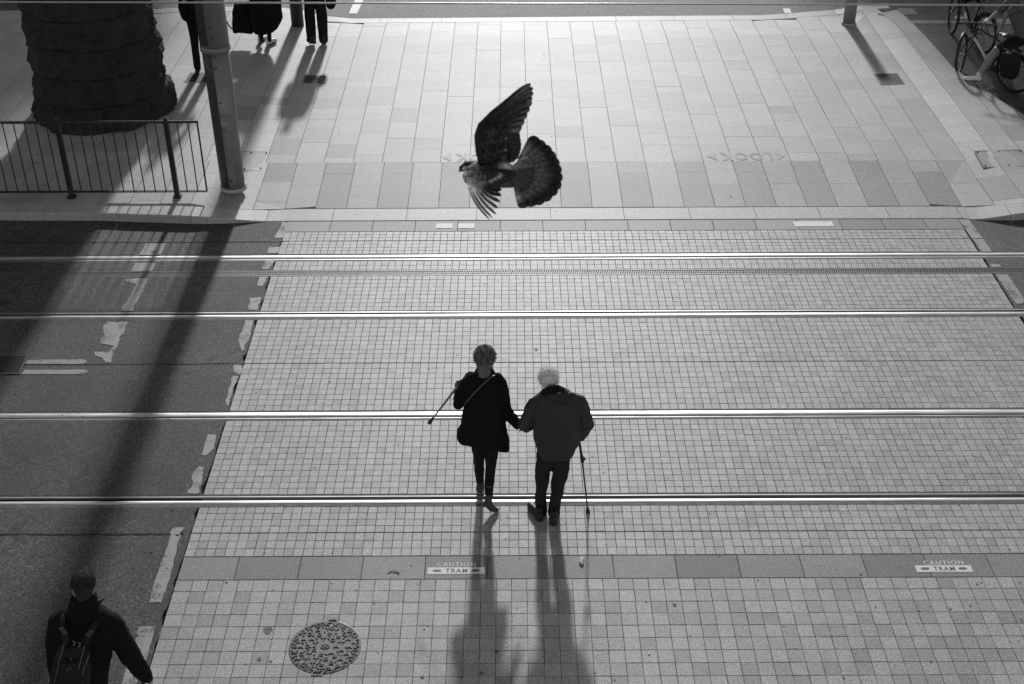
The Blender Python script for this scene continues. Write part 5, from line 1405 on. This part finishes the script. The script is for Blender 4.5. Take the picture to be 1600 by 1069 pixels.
    for i, (x, y) in enumerate(((781, 292), (783, 288), (788, 285), (796, 281.5), (803, 278), (806, 274))):
        add('secondary_feather', (741 + i * 3, 278 - i * 2.2), (x, y), 8, 15, -.03, -.02, (lambda u, s_: .03 + (.03 if s_ > 0 else 0) + (.9 if .46 < u < .60 and s_ > .3 else 0)), bow=-1, rnd_=.35, lay=-.004 * i)
    c2 = MB(); co2 = c2
    for r_ in range(6):
        for i in range(12):
            u = (i + .5 * (r_ % 2)) / 12; v = r_ / 5
            bx = 723 + 10 * v + (40 - 6 * v) * u; by = 262 + 20 * v - (3 + 12 * v) * u + 2 * sin(u * 3)
            lt = max(.05, (.85 - 1.1 * u + .1 * v) * rnd.uniform(.8, 1.1)) if (r_ + i) % 3 else max(.05, .4 - .6 * u)  # pale front tone holds both light plumage and sunlight on the wing front
            vs, fs, a_ = feather('c', (bx, by), (bx + 10, by + 5 - 3 * u), 6, 9, -.035 - r_ * .0015, -.038 - r_ * .0015, lambda q_, s_, l=lt: l * (.75 if abs(s_) < .3 else 1) * (1 - .4 * q_), rnd_=.6, ns=4, lay=-.004 * (1 - v))
            n0 = len(c2.v); c2.add(vs, fs); c2.a[n0:] = a_
    o = c2.build('covert_feathers', M['feather'], root, True, True); o['kind'] = 'stuff'
    m = MB(); m.tube([D(742, 262, Z0 - .015), D(732, 268, Z0 - .02), D(726, 276, Z0 - .02), D(728, 284, Z0 - .015)], [.018, .013, .009, .006], 12)
    o = m.fuse('wing_arm', M['feather'], root, .003, 4); a = o.data.attributes.new('tone', 'FLOAT', 'POINT'); a.data.foreach_set('value', [.7 + .08 * noise.noise(v.co * 60) for v in o.data.vertices])  # sunlit wing front is part of this pale tone
pigeon()

# ------------------------------------------------------------------ tar filled joints across the asphalt
for (y, xa, xb, w_, lab) in ((567, 0, 384, .010, 'thin dark joint across the asphalt below the white lane patch'), (832.5, 0, 288, .016, 'rough tarred joint across the asphalt nearest the camera'), (376.5, 200, 444, .012, 'dark joint across the asphalt near the kerb')):
    X0, X1 = G(xa - 500, y).x, G(xb, y).x; Y0 = gy(y); n = 220; vs = []
    for k in range(n + 1):
        x = X0 + (X1 - X0) * k / n; d = .012 * noise.noise(Vector((x * 2.2, y, 0))) + .006 * noise.noise(Vector((x * 11, y, 0))); t_ = w_ * (.5 + .5 * abs(noise.noise(Vector((x * 8, y, 5)))))
        vs += [(x, Y0 + d - t_, .0025), (x, Y0 + d + t_, .0025)]
    tag(mk('road_joint', vs, [[2 * k, 2 * k + 2, 2 * k + 3, 2 * k + 1] for k in range(n)], M['groove']), lab, kind='structure')
# ------------------------------------------------------------------ litter
def litter():
    rnd = random.Random(11)
    r = empty('paper_scrap', G(909, 877), 'crumpled white paper scrap on the dark band right of the walking couple shadows', 'litter')
    m = MB()
    for dx, dy in ((-1.5, 2), (0, 0), (1, -3), (.5, 3.5)): c = G(909 + dx, 877 + dy); m.ell(c + Vector((0, 0, .012)), (.02, .028, .014), None, 8, 6)
    m.fuse('paper', M['litter'], r, .005, 1, .006, 60)
    r = empty('dry_twig', G(616, 894), 'small dark twig with a pale end lying on the band left of the tram sign', 'litter')
    MB().tube([G(606, 896) + Vector((0, 0, .005)), G(612, 893) + Vector((0, 0, .006)), G(618, 893.5) + Vector((0, 0, .006)), G(624, 897) + Vector((0, 0, .005))], .0035, 6).build('stem', M['dirt'], r)
    MB().tube([G(617, 893) + Vector((0, 0, .015)), G(624, 892) + Vector((0, 0, .01))], .003, 6).build('pale_tip', M['litter'], r)
    m = MB()
    for i in range(150):
        x, y = rnd.uniform(240, 1600), rnd.uniform(500, 1069) if i > 40 else rnd.uniform(120, 480); c = G(x, y, .0)
        if c.x < XL + .05 or c.x > XR - .05: continue
        h_ = height(c.x, c.y) if c.y > Ykb else 0; s = rnd.uniform(.003, .008)
        m.ell(c + Vector((0, 0, h_ + s * .4)), (s, s * rnd.uniform(.5, 2), s * .5), Matrix.Rotation(rnd.uniform(0, 3), 3, 'Z'), 6, 4)
    for x, y in ((1344, 895), (1526, 911), (1484, 949), (1367, 945), (1515, 944), (1595, 966), (1453, 1031), (1317, 1055), (355, 907), (850, 95), (755, 93), (1598, 302), (1283, 333)):
        c = G(x, y); m.ell(c + Vector((0, 0, .012 if y > 400 else .12)), (.014, .009, .006), Matrix.Rotation(rnd.uniform(0, 3), 3, 'Z'), 8, 5)
    o = m.build('litter_crumbs', M['litter'], None, True); tag(o, 'pale crumbs and grit scattered over the paving', kind='stuff')
    m = MB()
    for i in range(130):
        x, y = rnd.uniform(240, 1600), rnd.uniform(400, 1069) if i > 30 else rnd.uniform(60, 340); c = G(x, y)
        if c.x < XL + .05 or c.x > XR - .05: continue
        h_ = height(c.x, c.y) if c.y > Ykb else .0; s = rnd.uniform(.004, .011)
        n = 8; vs = [(c.x + cos(2 * pi * k / n) * s * rnd.uniform(.8, 1.2), c.y + sin(2 * pi * k / n) * s * rnd.uniform(.8, 1.2), h_ + .0025) for k in range(n)]
        m.add(vs, [list(range(n))])
    for x, y, s in ((418, 985, .05), (776, 1018, .02), (660, 1058, .017), (752, 1052, .02), (1054, 945, .022), (405, 1030, .02), (423, 1034, .016), (838, 547, .02), (860, 690, .02), (1142, 310, .02)):
        c = G(x, y); n = 12; h_ = height(c.x, c.y) if c.y > Ykb else 0
        m.add([(c.x + cos(2 * pi * k / n) * s * rnd.uniform(.7, 1.1), c.y + sin(2 * pi * k / n) * s * rnd.uniform(.7, 1.1), h_ + .0028) for k in range(n)], [list(range(n))])
    o = m.build('gum_spots', M['seal'], None); tag(o, 'dark trodden spots on the pale paving', kind='stuff')
    m = MB()
    for i in range(260):
        x, y = rnd.uniform(0, 440), rnd.uniform(350, 1069); c = G(x, y)
        if c.x > XL - .05: continue
        s = rnd.uniform(.003, .008); m.ell(c + Vector((0, 0, s * .5)), (s * 1.3, s, s * .7), None, 6, 4)
    o = m.build('road_grit', M['iron'], None, True); tag(o, 'loose grit on the asphalt roadway', kind='stuff')
litter()

# ------------------------------------------------------------------ unseen trees added beyond the top edge to shade the far pavement
def tree(x, y, cz, rx, rz, label, n, seed, dens=1.0):
    rnd = random.Random(seed)
    root = empty('shade_tree', (x, y, -.02), label, 'tree', 'unseen trees added for shade')
    t = MB(); top = Vector((x, y, cz))
    t.tube([(x, y, -.02), (x + .05, y, 1.2), (x, y + .05, cz - rz * .8), (x - .05, y, cz)], [.26, .19, .15, .08], 12)
    tips = []
    for i in range(16):
        a = rnd.uniform(0, 2 * pi); e = rnd.uniform(.1, 1.1); b = Vector((x, y, cz - rz * rnd.uniform(.3, .9))); d = Vector((cos(a) * cos(e), sin(a) * cos(e), sin(e)))
        p1 = b + d * rx * .5; p2 = b + d * rx * .85 + Vector((0, 0, .3)); t.tube([b, p1, p2], [.07, .045, .02], 8); tips += [p1, p2]
    t.build('trunk', M['bark'], root, True)
    m = MB(); cl = []
    while len(cl) < 170:
        v = Vector((rnd.uniform(-1, 1), rnd.uniform(-1, 1), rnd.uniform(-1, 1)))
        if .2 < v.length < 1: cl.append(Vector((x + v.x * rx, y + v.y * rx, cz + v.z * rz)))
    for i in range(n):
        c = rnd.choice(cl); p = c + Vector((rnd.gauss(0, .4), rnd.gauss(0, .4), rnd.gauss(0, .3)))
        R = Euler((rnd.uniform(0, 6), rnd.uniform(0, 6), rnd.uniform(0, 6))).to_matrix(); s = rnd.uniform(.06, .12)
        m.add([p + R @ Vector(q) for q in ((-s, 0, 0), (0, -s * .6, .01), (s, 0, 0), (0, s * .6, .01))], [[0, 1, 2, 3]])
    m.build('crown', M['leaf'], root)
tree(-10.4, 37.5, 6.2, 3.7, 1.9, 'unseen tree added past the top edge to shade the pavement behind the stone pillar', 26000, 1)
tree(11.6, 43.2, 7.4, 5.2, 2.3, 'unseen tree added past the top edge to shade the far road by the cyclists', 24000, 2)

# ------------------------------------------------------------------ buildings lining the side street, out of frame, added to block the low sky
def building(x0, x1, y0, y1, h, face, label):
    root = empty('corner_building', ((x0 + x1) / 2, (y0 + y1) / 2, 0), label, 'building', 'buildings lining the side street')
    MB().box(((x0 + x1) / 2, (y0 + y1) / 2, h / 2), (x1 - x0, y1 - y0, h)).build('wall', M['wall'], root)
    MB().box(((x0 + x1) / 2, (y0 + y1) / 2, h + .25), (x1 - x0 + .8, y1 - y0 + .8, .5)).build('cornice', M['wall'], root)
    z = 1.2
    while z + 2.4 < h:
        y = y0 + 1.5
        while y + 1.6 < y1:
            fx = face + (.06 if face == x1 else -.06)
            f = MB(); f.box((fx, y + .8, z + 1.1), (.12, 1.6, 2.3)); f.build('window', M['glass'], root); y += 3.6
        x = x0 + 1.5
        while x + 1.6 < x1:
            f = MB(); f.box((x + .8, y0 - .06, z + 1.1), (1.6, .12, 2.3)); f.build('window', M['glass'], root); x += 3.6
        z += 4.0
building(-40, -12.6, 31, 80, 36, -12.6, 'stone building out of frame on the left of the side street')  # height and nearness set to dim the left rails and sky fill
building(14, 40, 40, 80, 24, 14, 'stone building out of frame on the right of the side street')
